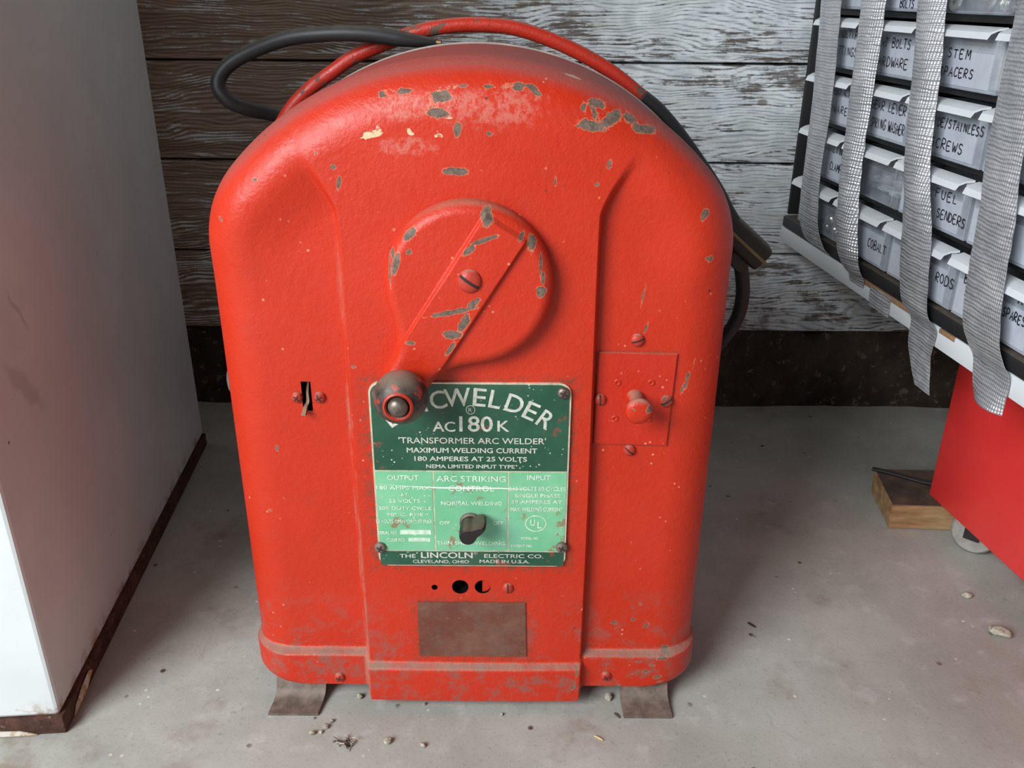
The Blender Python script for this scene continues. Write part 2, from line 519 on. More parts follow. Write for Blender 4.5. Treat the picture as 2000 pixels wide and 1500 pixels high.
def inset_dist(x, z):
    """distance in from the arch outline, upper part only"""
    cx = W - RC; dz = math.sqrt((RB - RC) ** 2 - cx ** 2); ccz = CZ0 + dz
    x = abs(x)
    if z < ccz: return W - x
    a = math.atan2(z - CZ0, x)
    if a > math.atan2(dz, cx): return RB - math.hypot(x, z - CZ0)
    return RC - math.hypot(x - cx, z - ccz)

def relief(x, z):
    """how far the front stands out (toward the viewer) at x from the middle"""
    ax = abs(x)
    rd = RIDGE + 0.001 * math.sin(z * 9) - 0.006 * sstep(0.40, 0.55, z) * 0
    # the pocket's top corner bends outward
    if z > 0.53: rd += 0.9 * max(0, z - 0.53) ** 1.35 * 1.6
    out = sstep(rd - 0.0003, rd + 0.0048 + 0.006 * sstep(0.50, 0.57, z), ax)
    d = inset_dist(x, z)
    wt = sstep(0.44, 0.545, z)
    topf = sstep(0.018, 0.088, d)
    hh = -POCK * out * (1 - wt * (1 - topf))
    # the skirt along the bottom
    sk = sstep(ZS + 0.006, ZS + 0.0005, z)
    side = out
    hh += sk * (0.0095 * side)
    csk = sstep(0.0595, 0.0535, z)
    hh += csk * 0.0085 * (1 - out)
    # slight crown of the middle panel
    hh += 0.0015 * (1 - (ax / 0.12) ** 2) * (1 - out)
    return hh

def _cols(N):
    # column positions across the front, closer together at the two ridges
    dens = lambda x: 1.0 + 5.0 * math.exp(-((abs(x) - 0.112) / 0.006) ** 2)
    n = 4000; acc = [0.0]
    for i in range(n):
        x = -0.1875 + 0.375 * (i + 0.5) / n; acc.append(acc[-1] + dens(x))
    out = []; k = 0
    for j in range(N + 1):
        tgt = acc[-1] * j / N
        while k < n and acc[k + 1] < tgt: k += 1
        out.append(-0.1875 + 0.375 * min(1, (k + (tgt - acc[k]) / (acc[k + 1] - acc[k]) if k < n else n) / n))
    return out
COLU = _cols(320)
def remap(x, xin):
    # keep the ridge columns where they are, stretch the outer ones to the row's end
    a = abs(x); lim = 0.120
    if a <= lim: return x
    return math.copysign(lim + (a - lim) * (xin - lim) / (0.1875 - lim), x)

def build_case():
    bm = bmesh.new()
    K, N = 14, 320
    nP = len(PROF)
    def vtx(xl, y, z, h, b, nx, nz, sk):
        # bottom edge hangs lower in the middle
        return bm.verts.new((XC + xl, y - h, z))
    def drop(xl, z):
        c = 1 - sstep(RIDGE - 0.001, RIDGE + 0.003, abs(xl))
        return 0.0105 * c * min(1, max(0, (0.052 - z) / 0.027))
    rows = []
    for i, (px_, pz_, nx, nz) in enumerate(PROF):
        row = []
        sk = 0.0045 * sstep(ZS + 0.006, ZS + 0.0005, pz_)
        # right half back-to-front is mirrored for the left
        def side(sgn):
            out = []
            for k in range(K):
                b = math.pi / 2 * (1 - k / K)
                ins = FR * (1 - math.sin(b)) - sk
                xl = sgn * (px_ - nx * ins); z = pz_ - nz * ins
                h = relief(xl, z) * math.cos(b)
                y = YF + FR - FR * math.cos(b)
                out.append(bm.verts.new((XC + xl, y - h, z - drop(xl, z))))
            return out
        left = side(-1); right = side(1)
        xin = px_ - nx * FR + sk * nx; zin = pz_ - nz * (FR - sk)
        inner = []
        for j in range(N + 1):
            xl = COLU[j] * max(xin, 1e-4) / 0.1875 if xin < 0.125 else remap(COLU[j], xin)
            h = relief(xl, zin)
            inner.append(bm.verts.new((XC + xl, YF - h, zin - drop(xl, zin))))
        row = left + inner + right[::-1]
        # walls going back
        bl, br = [], []
        for k in range(1, 9):
            y = YF + FR + (YB - YF - FR) * k / 8
            bl.append(bm.verts.new((XC - (px_ + sk * nx), y, pz_ + sk * nz)))
            br.append(bm.verts.new((XC + (px_ + sk * nx), y, pz_ + sk * nz)))
        row = bl[::-1] + row + br
        rows.append(row)
    # the crown line closes the top: stitch the last row left half to right half
    L = len(rows[0])
    for i in range(nP - 1):
        for j in range(L - 1):
            bm.faces.new((rows[i][j], rows[i][j + 1], rows[i + 1][j + 1], rows[i + 1][j]))
    top = rows[-1]
    bmesh.ops.remove_doubles(bm, verts=[v for v in top], dist=0.0004)
    # bottom and back caps
    bot = [v for v in rows[0] if v.is_valid]
    bm.faces.new(bot)
    backL = [r[0] for r in rows if r[0].is_valid]; backR = [r[-1] for r in rows if r[-1].is_valid]
    loop = backL + [v for v in backR[::-1] if v not in backL]
    bm.faces.new(loop)
    bmesh.ops.dissolve_degenerate(bm, dist=1e-6, edges=bm.edges)
    bmesh.ops.recalc_face_normals(bm, faces=bm.faces)
    return bm

case_bm = build_case()
BVH = BVHTree.FromBMesh(case_bm)
def surf(px, py):
    h = BVH.ray_cast(CO, ray(px, py).normalized())
    return h[0] if h[0] is not None else ony(px, py, YF)
def normal_at(px, py):
    h = BVH.ray_cast(CO, ray(px, py).normalized()); return h[1]
PXM = 0.00055
def chipset(lst, f=surf):
    return [(f(x, y), rx * PXM * 0.86, ry * PXM * 0.86, a) for (x, y, rx, ry, a) in lst]
CHIPS = chipset([
    (616, 297, 4, 4, 0), (651, 326, 5, 5, 20), (662, 357, 4, 10, 10), (497, 350, 7, 4, 0), (748, 183, 12, 5, -25), (790, 177, 15, 5, -8),
    (862, 189, 20, 7, 0), (853, 220, 22, 8, 8), (893, 253, 6, 12, 10), (892, 335, 21, 6, 0), (955, 261, 4, 4, 0), (630, 285, 4, 3, 0),
    (418, 385, 4, 10, 10), (430, 427, 4, 6, -30), (1157, 246, 24, 8, 8), (1196, 231, 22, 10, -30), (1258, 252, 22, 7, 12), (1160, 222, 14, 3, -8),
    (1139, 209, 6, 4, 20), (1163, 202, 17, 7, 10), (1229, 229, 14, 6, 25), (1190, 322, 4, 7, 10), (1230, 309, 4, 3, 0), (1376, 420, 6, 13, 15),
    (986, 166, 12, 4, 0), (1013, 169, 14, 6, 0), (1037, 169, 10, 5, 15), (1049, 181, 8, 4, 15), (952, 171, 12, 4, -5), (905, 168, 9, 3, 0), (1166, 360, 3, 4, 0),
    (1385, 506, 7, 6, 0), (1343, 736, 3.5, 34, 18), (1337, 760, 3, 20, 14), (690, 717, 7, 3, 0), (1298, 1266, 11, 8, 10), (1290, 1287, 8, 5, 0), (1306, 1280, 5, 9, 0),
    (1207, 1338, 6, 4, 0), (1284, 1322, 10, 5, -20), (1262, 1312, 7, 4, 0), (1247, 1292, 7, 3, 0), (1273, 1300, 6, 4, 0), (1290, 1336, 8, 4, 0), (1126, 1310, 2.5, 14, 0), (1120, 1340, 4, 10, 20), (541, 875, 3, 7, 0), (527, 996, 6, 5, 20), (1262, 1222, 9, 3, -40), (1236, 1210, 4, 4, 0), (1200, 1216, 7, 4, 0), (1250, 1180, 5, 4, 0), (1235, 1185, 3, 5, 0), (561, 1199, 4, 4, 0), (1262, 640, 2, 10, 15), (1257, 575, 1.6, 24, 8), (1085, 355, 2, 9, 0), (606, 297, 3, 2, 0), (870, 178, 6, 4, 0)])
CREAM = chipset([(725, 263, 22, 6, -12), (740, 252, 9, 6, -20), (799, 256, 4, 6, -20), (802, 260, 6, 3, 20), (853, 262, 4, 6, 20), (860, 264, 6, 3, 30), (876, 174, 30, 4, -3), (880, 229, 9, 3, -10), (1120, 150, 16, 2, 18)])
ABRA = chipset([(900, 205, 70, 34, 0), (985, 210, 75, 42, -10), (790, 210, 60, 26, 0), (790, 285, 60, 18, 0)])
M_CASE = paint('red_enamel', CHIPS, True, CREAM, ABRA, dust_amt=0.62, wear_z=(0.03, 0.18))
M_BLACK = plain('black_void', (0.004, 0.004, 0.004, 1), 0.9, var=0.1, spec=0.05)  # black on the cut walls stands for darkness inside the hollow case
M_RED = paint('red_enamel_parts', dust_lo=0.6, dust_hi=0.98, dust_amt=0.55, noise_chip=0.02)
M_SCREW = paint('red_screw_paint', dust_lo=0.5, dust_hi=0.98, dust_amt=0.8, noise_chip=0.10, base=lin(172, 52, 38))
M_STEEL = plain('dull_steel', lin(120, 108, 98), 0.45, 0.8, 0.25, 160)
M_DARKSTEEL = plain('dark_rusty_steel', lin(112, 98, 88), 0.6, 0.2, 0.3, 90, 0.3)
M_ZINC = plain('dusty_zinc', lin(158, 150, 142), 0.6, 0.3, 0.15, 60)

# cut the slot and the round holes out of the case
case = link('case', (lambda m: (case_bm.to_mesh(m), m)[1])(bpy.data.meshes.new('case')), [M_CASE, M_BLACK])
case_bm.free()
def carve(bm):
    global case
    cut = obj('cut', bm, [M_CASE, M_BLACK], smooth=False)
    for p in cut.data.polygons: p.material_index = 1
    mod = case.modifiers.new('cut', 'BOOLEAN'); mod.object = cut; mod.operation = 'DIFFERENCE'; mod.solver = 'MANIFOLD'
    dg = bpy.context.evaluated_depsgraph_get()
    me2 = bpy.data.meshes.new_from_object(case.evaluated_get(dg))
    case.modifiers.clear()
    case.data = me2
    bpy.data.objects.remove(cut)
a = ony(586.5, 746, 0.736); b = ony(611, 803, 0.736)
bm = bmesh.new(); box(bm, a.x, b.x, YF - 0.03, YF + 0.05, b.z, a.z); carve(bm)
a = ony(592, 800, 0.736)
bm = bmesh.new(); box(bm, a.x, a.x + 0.0028, YF - 0.03, YF + 0.05, a.z - 0.006, a.z + 0.004); carve(bm)
for (hx, hy, r) in ((849, 1146, 0.0031), (899, 1145, 0.0083), (943, 1145, 0.0080)):
    c = ony(hx, hy, 0.7245)
    bm = bmesh.new(); lathe(bm, [(r, -0.02), (r, 0.03)], c, (0, 1, 0), 36); carve(bm)
wear_field(case.data, 'chips', spots(CHIPS)); wear_field(case.data, 'cream', spots(CREAM)); wear_field(case.data, 'scuff', spots(ABRA))
case.data.shade_smooth(); case.data.set_sharp_from_angle(angle=R(50))
put(case, welder)

# rear panel: dusty zinc cover standing a little behind the red edge
bm = bmesh.new()
for (yy0, yy1, ins) in ((YB - 0.004, YB + 0.012, 0.002), (YB + 0.012, YB + 0.016, -0.001)):
    ra = []
    for yy in (yy0, yy1):
        ring = [bm.verts.new((XC + s * (x - nx * ins), yy, z - nz * ins)) for s, seq in ((-1, PROF), (1, PROF[::-1][1:])) for (x, z, nx, nz) in seq]
        ra.append(ring)
    n = len(ra[0])
    for i in range(n):
        bm.faces.new((ra[0][i], ra[0][(i + 1) % n], ra[1][(i + 1) % n], ra[1][i]))
    bm.faces.new(ra[0][::-1]); bm.faces.new(ra[1])
P('rear_panel', bm, M_ZINC, welder)['label'] = 'dusty grey metal rear panel'

# feet: bent steel brackets
def foot(xa, xb, skew):
    bm = bmesh.new()
    prof = [(0.80, 0.026), (0.742, 0.026), (0.7385, 0.024), (0.734, 0.012), (0.730, 0.006), (0.722, 0.003), (0.7065, 0.0015)]
    th = 0.003
    sec = []
    nX = 8
    for ix in range(nX + 1):
        u = ix / nX; x = xa + (xb - xa) * u
        up, lo = [], []
        for k, (y, z) in enumerate(prof):
            f = max(0, (0.735 - y) / 0.03)
            xx = x - skew * f
            zj = 0.0006 * math.sin(9 * u + k)
            up.append(bm.verts.new((xx, y, z + th * 0.5 + zj))); lo.append(bm.verts.new((xx, y, z - th * 0.5 + zj * 0)))
        sec.append((up, lo))
    for (u0, l0), (u1, l1) in zip(sec[:-1], sec[1:]):
        for k in range(len(prof) - 1):
            bm.faces.new((u0[k], u1[k], u1[k + 1], u0[k + 1])); bm.faces.new((l0[k], l0[k + 1], l1[k + 1], l1[k]))
        bm.faces.new((u0[-1], u1[-1], l1[-1], l0[-1])); bm.faces.new((u0[0], l0[0], l1[0], u1[0]))
    for (u0, l0) in (sec[0], sec[-1]):
        for k in range(len(prof) - 1):
            bm.faces.new((u0[k], u0[k + 1], l0[k + 1], l0[k]))
    f = P('foot', bm, M_DARKSTEEL, welder)
    f['label'] = 'bent bare steel foot'
    return f
foot(-0.251, -0.198, 0.004); foot(0.119, 0.170, -0.002)
for xr in (-0.225, 0.145):
    bm = bmesh.new(); box(bm, xr - 0.025, xr + 0.025, 0.87, 0.93, 0.0, 0.028, 0.002)
    P('foot', bm, M_DARKSTEEL, welder)

# screws -------------------------------------------------------------
def screw(px, py, y, r=0.0055, h=0.0035, slot=30, mat=None, name='screw', parent=None, cross=False, bent=True):
    c = ony(px, py, y)
    hit = BVH.ray_cast(Vector((c.x, 0.4, c.z)), Vector((0, 1, 0)))
    if y is None or bent:
        if hit[0] is not None: c = Vector((c.x, min(hit[0].y, y + 0.004) if False else y, c.z))
    bm = bmesh.new()
    prof = [(r, 0.002)] + [(r * math.cos(a), -0.0005 - h * math.sin(a)) for a in [i * math.pi / 2 / 7 for i in range(8)]]
    prof[-1] = (0, -0.0005 - h)
    lathe(bm, prof, c, (0, 1, 0), 28)
    s = P(name, bm, mat or M_SCREW, parent or welder)
    bm = bmesh.new()
    rot = Matrix.Translation(c) @ Matrix.Rotation(R(slot), 4, 'Y')
    def groove(L, wd, m):
        # a dark strip laid on the domed head, its colour painting the slot's shade
        N_ = 12; tp, bt_ = [], []
        for i in range(N_ + 1):
            u = (-1 + 2 * i / N_) * L
            y = -0.0005 - h * math.sqrt(max(0, 1 - u * u))
            for dy, lst in ((-0.00012, tp), (0.0003, bt_)):
                lst.append([bm.verts.new(m @ Vector((u * r, y + dy, s_ * wd))) for s_ in (-1, 1)])
        for i in range(N_):
            bm.faces.new((tp[i][0], tp[i + 1][0], tp[i + 1][1], tp[i][1]))
            bm.faces.new((bt_[i][0], bt_[i][1], bt_[i + 1][1], bt_[i + 1][0]))
            for k in (0, 1): bm.faces.new((tp[i][k], tp[i + 1][k], bt_[i + 1][k], bt_[i][k]))
        for i in (0, N_): bm.faces.new((tp[i][0], tp[i][1], bt_[i][1], bt_[i][0]))
    groove(0.6 if cross else 0.93, r * 0.13, rot)
    if cross: groove(0.6, r * 0.13, rot @ Matrix.Rotation(R(90), 4, 'Y'))
    q = put(obj('slot', bm, M_SLOT, None, smooth=False), welder)
    q.parent = s; q.matrix_parent_inverse = s.matrix_parent_inverse.inverted() @ s.matrix_parent_inverse @ Matrix.Identity(4) if False else Matrix.Identity(4)
    return s
M_SLOT = plain('slot_shade', lin(48, 32, 26), 0.8, var=0.3)  # dark tone stands for the shade inside a cut slot
PK = YF + POCK - 0.0005            # recessed side panel
screw(663, 1322, YF + 0.002, 0.0056, slot=20, cross=True)
screw(1183, 1320, YF + 0.002, 0.0056, slot=60, cross=True)
screw(1245, 664, PK, 0.0062, slot=-20)
screw(1229, 879, PK, 0.0058, slot=40)
screw(580, 776, PK, 0.0052, slot=40, cross=True)
screw(624, 776, PK, 0.0056, slot=60, cross=True)
screw(992, 1148, YF - 0.001, 0.0058, slot=88)
# metal lever seen inside the slot
bm = bmesh.new()
pts = [ony(602, 742, 0.745), ony(600, 765, 0.742), ony(601, 785, 0.738), ony(596, 795, 0.733), ony(592, 812, 0.727)]
pts = spline(pts, 6)
for w in range(1):
    ra = []
    for i, p in enumerate(pts):
        f = i / (len(pts) - 1); wd = 0.0008 + 0.0012 * f
        ra.append([bm.verts.new(p + Vector((sx * wd, dy, 0))) for sx, dy in ((-1, 0), (1, 0), (1, 0.010), (-1, 0.010))])
    for a, b in zip(ra[:-1], ra[1:]):
        for k in range(4): bm.faces.new((a[k], a[(k + 1) % 4], b[(k + 1) % 4], b[k]))
    bm.faces.new(ra[0][::-1]); bm.faces.new(ra[-1])
P('switch_lever', bm, plain('tan_lever', lin(140, 104, 84), 0.6, 0.2), welder)
# half cover seen in the third hole
c = ony(949, 1145, 0.7275)
bm = bmesh.new(); box(bm, c.x - 0.0035, c.x + 0.006, 0.7265, 0.729, c.z - 0.009, c.z + 0.009)
P('hole_shutter', bm, M_RED, welder, smooth=False)

# crank dial ---------------------------------------------------------
DC = Vector((-0.0372, 0, 0.4735)); DR = 0.0715
A0 = Vector((-0.0052, 0, 0.5265)); A1 = Vector((-0.0945, 0, 0.386))     # the raised arm's centre line
YD = YF - 0.0035
def dial():
    bm = bmesh.new()
    ad = (A1 - A0).normalized(); an = Vector((ad.z, 0, -ad.x))       # along and across the arm
    rel = lambda p: ((p - A0).dot(ad), (p - A0).dot(an))
    Larm = (A1 - A0).length
    def sdf(p):
        d1 = (p - DC).length - DR
        q = p - DC; e = A1 - DC; h = min(1, max(0, q.dot(e) / e.dot(e)))
        rad = 0.0215 
        d2 = (q - e * h).length - rad
        k = 0.030
        hh = max(k - abs(d1 - d2), 0) / k
        return min(d1, d2) - hh * hh * k * 0.25
    NA, NR = 900, 84
    TH, RD = 0.016, 0.011
    rings = [[] for _ in range(NR + 1)]
    center = None
    hts = {}
    def height(p):
        d = -sdf(p)
        if d < RD:
            t = RD - d; base = TH - RD + math.sqrt(max(0, RD * RD - t * t))
        else: base = TH
        al, ac = rel(p)
        wid = 0.0202 + 0.0006 * (al / Larm)
        band = sstep(wid + 0.0012, wid - 0.0012, abs(ac)) * sstep(-0.0005, 0.004, al)
        fall = sstep(0.0, 0.006, d)
        return base + band * 0.0042 * max(0.25, fall) + 0.0008 * (1 - min(1, (p - DC).length / DR))
    for a in range(NA):
        th = 2 * math.pi * a / NA
        dv = Vector((math.cos(th), 0, math.sin(th)))
        lo, hi = 0.05, 0.2
        for _ in range(40):
            m = (lo + hi) / 2
            if sdf(DC + dv * m) < 0: lo = m
            else: hi = m
        ro = lo
        for k in range(1, NR + 1):
            f = k / NR
            rr = ro * (1 - (1 - f) ** 1.5)
            p = DC + dv * rr
            rings[k].append(bm.verts.new((p.x, YD - height(p), p.z)))
        p = DC + dv * ro
        rings[0].append(bm.verts.new((p.x, YD + 0.004, p.z)))
    cv = bm.verts.new((DC.x, YD - height(DC), DC.z))
    for a in range(NA):
        b = (a + 1) % NA
        bm.faces.new((cv, rings[1][a], rings[1][b]))
        for k in range(1, NR):
            bm.faces.new((rings[k][a], rings[k + 1][a], rings[k + 1][b], rings[k][b]))
        bm.faces.new((rings[NR][a], rings[0][a], rings[0][b], rings[NR][b]))
    bm.faces.new(rings[0])
    return bm
pd = lambda x, y: ony(x, y, YD - 0.018)
DCH = chipset([(950, 422, 10, 15, 0), (917, 488, 14, 6, -35), (948, 467, 24, 4, -20), (1040, 473, 8, 15, 0), (1019, 461, 4, 11, 30), (798, 459, 15, 7, -45),
               (773, 517, 6, 20, 15), (798, 494, 6, 5, 0), (765, 495, 4, 14, 0), (1057, 570, 9, 10, 30), (1061, 545, 3.5, 13, 0), (885, 608, 42, 4.5, -12),
               (905, 630, 7, 20, 30), (885, 652, 17, 8, 0), (803, 668, 9, 4, 0), (1056, 520, 2.5, 22, 0), (880, 680, 5, 14, 30), (925, 590, 5, 14, 55), (760, 530, 2, 30, 0)], pd)
M_DIAL = paint('red_enamel_dial', DCH, dust_lo=0.55, dust_hi=0.98, dust_amt=0.5)
dialo = P('crank_dial', dial(), M_DIAL, welder, angle=60)
wear_field(dialo.data, 'chips', spots(DCH))
screw(917, 549, YD - 0.0205, 0.0102, 0.0048, slot=35, name='screw')

# the knob at the end of the arm: worn black ball with a red collar
BC = Vector((-0.0945, 0.680, 0.3845)); BR = 0.0235
def mat_ball():
    t = NT('worn_black_ball'); co = t.obj_co()
    a = t.noise(co, 38, 5, 0.65); b = t.noise(co, 95, 5, 0.7)
    col = t.mix(t.ramp(a, 0.35, 0.7), lin(40, 34, 32), lin(108, 96, 86))
    col = t.mix(t.ramp(t.noise(t.vmath('ADD', co, (1.2, 0, 0.5)), 46, 4, 0.6), 0.58, 0.62), col, lin(168, 52, 34))
    nz = t.xyz(t.n('ShaderNodeNewGeometry').outputs['Normal'])[2]
    col = t.mix(t.math('MULTIPLY', t.ramp(nz, 0.4, 1.0), 0.7), col, lin(134, 118, 102))
    return t.done(col, t.ramp(b, 0.3, 0.7, 0.35, 0.6), 0.1, t.bump(b, 0.2, 0.001), 0.5)
bm = bmesh.new()
prof = [(0.0, 0.0225)]
for i in range(1, 33):
    a = math.pi * i / 33
    r = BR * math.sin(a); h = BR * math.cos(a) * 0.97
    if h < -0.0195 and r < 0.0125:
        break
    prof.append((r, h))
prof += [(0.0118, -0.0205), (0.0110, -0.0215), (0.0096, -0.0205), (0.0094, -0.0185), (0.0, -0.0185)]
lathe(bm, prof, BC, (0, 1, 0), 56)
ball = P('crank_knob', bm, mat_ball(), welder); ball['label'] = 'worn black ball knob'
bm = bmesh.new()
lathe(bm, [(0.0128, 0.002), (0.0128, -0.0005), (0.0112, -0.0015), (0.0102, -0.0005), (0.0102, 0.002)], BC + Vector((0, -0.0205, 0)), (0, 1, 0), 40)
P('knob_collar', bm, paint('red_collar', base=lin(176, 44, 26), noise_chip=0.05), welder)
bm = bmesh.new()
lathe(bm, [(0.0086, 0.006)] + [(0.0086 * math.cos(a), -0.0062 * math.sin(a)) for a in [i * math.pi / 2 / 9 for i in range(9)]] + [(0, -0.0062)], BC + Vector((0, -0.0205, 0)), (0, 1, 0), 36)
P('knob_rivet', bm, M_STEEL, welder)['label'] = 'bare steel rivet head'
bm = bmesh.new(); lathe(bm, [(0.007, 0), (0.007, 0.03)], BC + Vector((0, 0.012, 0)), (0, 1, 0), 24)
P('knob_shaft', bm, M_RED, welder)

# the nameplate ------------------------------------------------------
YP = YF - 0.0035
def pp(x, y): return ony(x, y, YP)
def mat_plate(name, c1, c2, sp):
    t = NT(name); co = t.obj_co()
    a = t.noise(co, 16, 5, 0.65); b = t.noise(co, 120, 5, 0.75)
    col = t.mix(t.ramp(a, 0.3, 0.7), c1, c2)
    col = t.mix(t.math('MULTIPLY', t.ramp(t.noise(t.vmath('ADD', co, (2, 0, 3)), 13, 4, 0.6), 0.52, 0.72), 0.5), col, sp)
    v = t.voro(co, 210); k = t.noise(co, 45, 3)
    col = t.mix(t.math('MULTIPLY', t.ramp(v, 0.22, 0.12), t.ramp(k, 0.56, 0.64)), col, lin(206, 208, 190))
    st = t.noise(t.vmath('ADD', co, (7, 0, 1)), 28, 5, 0.7)
    col = t.mix(t.math('MULTIPLY', t.ramp(st, 0.585, 0.64), 0.65), col, lin(158, 66, 48))
    return t.done(col, t.ramp(b, 0.3, 0.7, 0.25, 0.45), 0.15, t.bump(b, 0.15, 0.0006), 0.5)
M_PDARK = mat_plate('dark_green_enamel', lin(34, 78, 58), lin(48, 94, 72), lin(70, 92, 76))
M_PLIGHT = mat_plate('light_green_enamel', lin(112, 186, 140), lin(134, 200, 156), lin(128, 190, 168))
M_PSIL = plain('worn_aluminium_edge', lin(206, 192, 168), 0.4, 0.3, 0.2, 120)
plate_x = (pp(724, 770).x - 0.0022, pp(1113, 800).x + 0.001); plate_z = (pp(735, 1104).z, pp(845, 747).z)
bm = bmesh.new()
def rnd_rect(bm, x0, x1, z0, z1, rad, y0, y1, mi, radb=None):
    ring = []
    rt, rb_ = rad, (rad if radb is None else radb)
    for (cx, cz, a0, rad) in ((x1 - rt, z1 - rt, 0, rt), (x0 + rt, z1 - rt, 90, rt), (x0 + rb_, z0 + rb_, 180, rb_), (x1 - rb_, z0 + rb_, 270, rb_)):
        for k in range(7):
            a = R(a0 + 90 * k / 6); ring.append((cx + rad * math.cos(a), cz + rad * math.sin(a)))
    f = [bm.verts.new((x, y0, z)) for x, z in ring]; b = [bm.verts.new((x, y1, z)) for x, z in ring]
    q = bm.faces.new(f); q.material_index = mi
    q2 = bm.faces.new(b[::-1]); q2.material_index = mi
    for i in range(len(ring)):
        g = bm.faces.new((f[i], f[(i + 1) % len(ring)], b[(i + 1) % len(ring)], b[i])); g.material_index = mi
# silver sheet
rnd_rect(bm, plate_x[0], plate_x[1], plate_z[0], plate_z[1], 0.011, YP, YF + 0.002, 0)
nameplate = P('nameplate', bm, [M_PSIL], welder, smooth=False)
nameplate['label'] = 'green printed metal nameplate'
def sub(name, bm, mats, parent_part, **k):
    o = obj(name, bm, mats, None, **k)
    o.parent = parent_part
    # the part's mesh is already in world metres (parent inverse on the part), so no offset is needed
    return o
zl1, zl2 = pp(735, 919).z, pp(735, 1075).z
bd = 0.0016
bm = bmesh.new()
rnd_rect(bm, plate_x[0] + bd, plate_x[1] - bd, zl1 + 0.0007, plate_z[1] - bd, 0.010, YP - 0.0003, YP + 0.0005, 0, 0.0006)
sub('dark_green_field', bm, M_PDARK, nameplate, smooth=False)['label'] = 'dark green printed field'
bm = bmesh.new()
rnd_rect(bm, plate_x[0] + bd, plate_x[1] - bd, plate_z[0] + 0.0010, zl2 - 0.0006, 0.002, YP - 0.0003, YP + 0.0005, 0)
sub('dark_green_field', bm, M_PDARK, nameplate, smooth=False)['label'] = 'dark green printed field'
xd1, xd2 = pp(848, 1000).x, pp(992, 1000).x
for (xa, xb) in ((plate_x[0] + bd, xd1 - 0.0007), (xd1 + 0.0007, xd2 - 0.0007), (xd2 + 0.0007, plate_x[1] - bd)):
    bm = bmesh.new(); rnd_rect(bm, xa, xb, zl2 + 0.0007, zl1 - 0.0007, 0.0006, YP - 0.0003, YP + 0.0005, 0)
    sub('light_green_field', bm, M_PLIGHT, nameplate, smooth=False)['label'] = 'light green printed field'

def text_bm(s):
    cu = bpy.data.curves.new('txt', 'FONT'); cu.body = s; cu.resolution_u = 3
    o = bpy.data.objects.new('txt', cu); COL.objects.link(o)
    d = bpy.context.evaluated_depsgraph_get()
    me = bpy.data.meshes.new_from_object(o.evaluated_get(d))
    bpy.data.objects.remove(o); bpy.data.curves.remove(cu)
    b = bmesh.new(); b.from_mesh(me); bpy.data.meshes.remove(me)
    return b
TXT = {}
def glyph(s):
    if s not in TXT:
        b = text_bm(s)
        TXT[s] = ([v.co.copy() for v in b.verts], [[v.index for v in f.verts] for f in b.faces])
        b.free()
    return TXT[s]
def add_text(bm, s, x0, x1, z0, z1, y, rot=0.0, thick=0.0002, bold=0.0):
    """fit the printed line into x0..x1 and z0..z1 (capital height)"""
    vs, fs = glyph(s)
    ax = min(v.x for v in vs); bx = max(v.x for v in vs); ay = 0.0; by = 0.729
    sx = (x1 - x0) / max(bx - ax, 1e-6); sz = (z1 - z0) / (by - ay)
    cx, cz = (x0 + x1) / 2, (z0 + z1) / 2
    ca, sa = math.cos(rot), math.sin(rot)
    offs = [(0, 0)] if not bold else [(-bold, 0), (bold, 0), (0, bold * 0.7), (0, -bold * 0.7)]
    for (ox, oz) in offs:
        nv = []
        for v in vs:
            x = (v.x - ax) * sx + x0 - cx; z = v.y * sz + z0 - cz
            nv.append(bm.verts.new((cx + x * ca - z * sa + ox, y - (0.00002 * offs.index((ox, oz))), cz + x * sa + z * ca + oz)))
        for f in fs:
            try: bm.faces.new([nv[i] for i in f])
            except ValueError: pass
def line(bm, s, xa, xb, top, base, bold=0.0):
    p0 = pp((xa + xb) / 2, base); p1 = pp((xa + xb) / 2, top)
    add_text(bm, s, pp(xa, base).x, pp(xb, base).x, p0.z, p1.z, YP - 0.0006, bold=bold)
def ringtext(bm, cx, cy, rx, ry, w):
    c = pp(cx, cy); n = 40; a_, b_ = [], []
    sx = rx * 0.00053; sz = ry * 0.00053 * 1.08
    for k in range(n):
        t = 2 * math.pi * k / n
        a_.append(bm.verts.new((c.x + math.cos(t) * sx, YP - 0.0006, c.z + math.sin(t) * sz)))
        b_.append(bm.verts.new((c.x + math.cos(t) * (sx - w), YP - 0.0006, c.z + math.sin(t) * (sz - w))))
    for k in range(n): bm.faces.new((a_[k], a_[(k + 1) % n], b_[(k + 1) % n], b_[k]))
bm = bmesh.new()
ARC = [('L', 763, 817, 34), ('I', 785, 804, 27), ('N', 815, 792, 20), ('C', 855, 782, 12), ('W', 893, 777, 4), ('E', 937, 777, -5), ('L', 968, 781, -11), ('D', 1006, 790, -18), ('E', 1038, 804, -26), ('R', 1067, 821, -33)]
for ch, x, y, ang in ARC:
    c = pp(x, y - 2.5)
    w = {'L': 20, 'I': 5, 'N': 27, 'C': 28, 'W': 46, 'E': 22, 'D': 30, 'R': 24}[ch] * 0.000515
    h = 33 * 0.000565
    add_text(bm, ch, c.x - w / 2, c.x + w / 2, c.z - h / 2, c.z + h / 2, YP - 0.0006, R(ang), bold=0.0003)
line(bm, 'AC', 846, 889, 822, 842, 0.0003); line(bm, '180', 898, 962, 811, 842, 0.00035); line(bm, 'K', 972, 994, 820, 842, 0.0003)
ringtext(bm, 919, 800, 8, 8, 0.0006); line(bm, 'R', 915, 922, 796, 804)
line(bm, "'TRANSFORMER ARC WELDER'", 779, 1066, 854, 866, 0.0001)
line(bm, 'MAXIMUM WELDING CURRENT', 795, 1049, 874, 884, 0.00018)
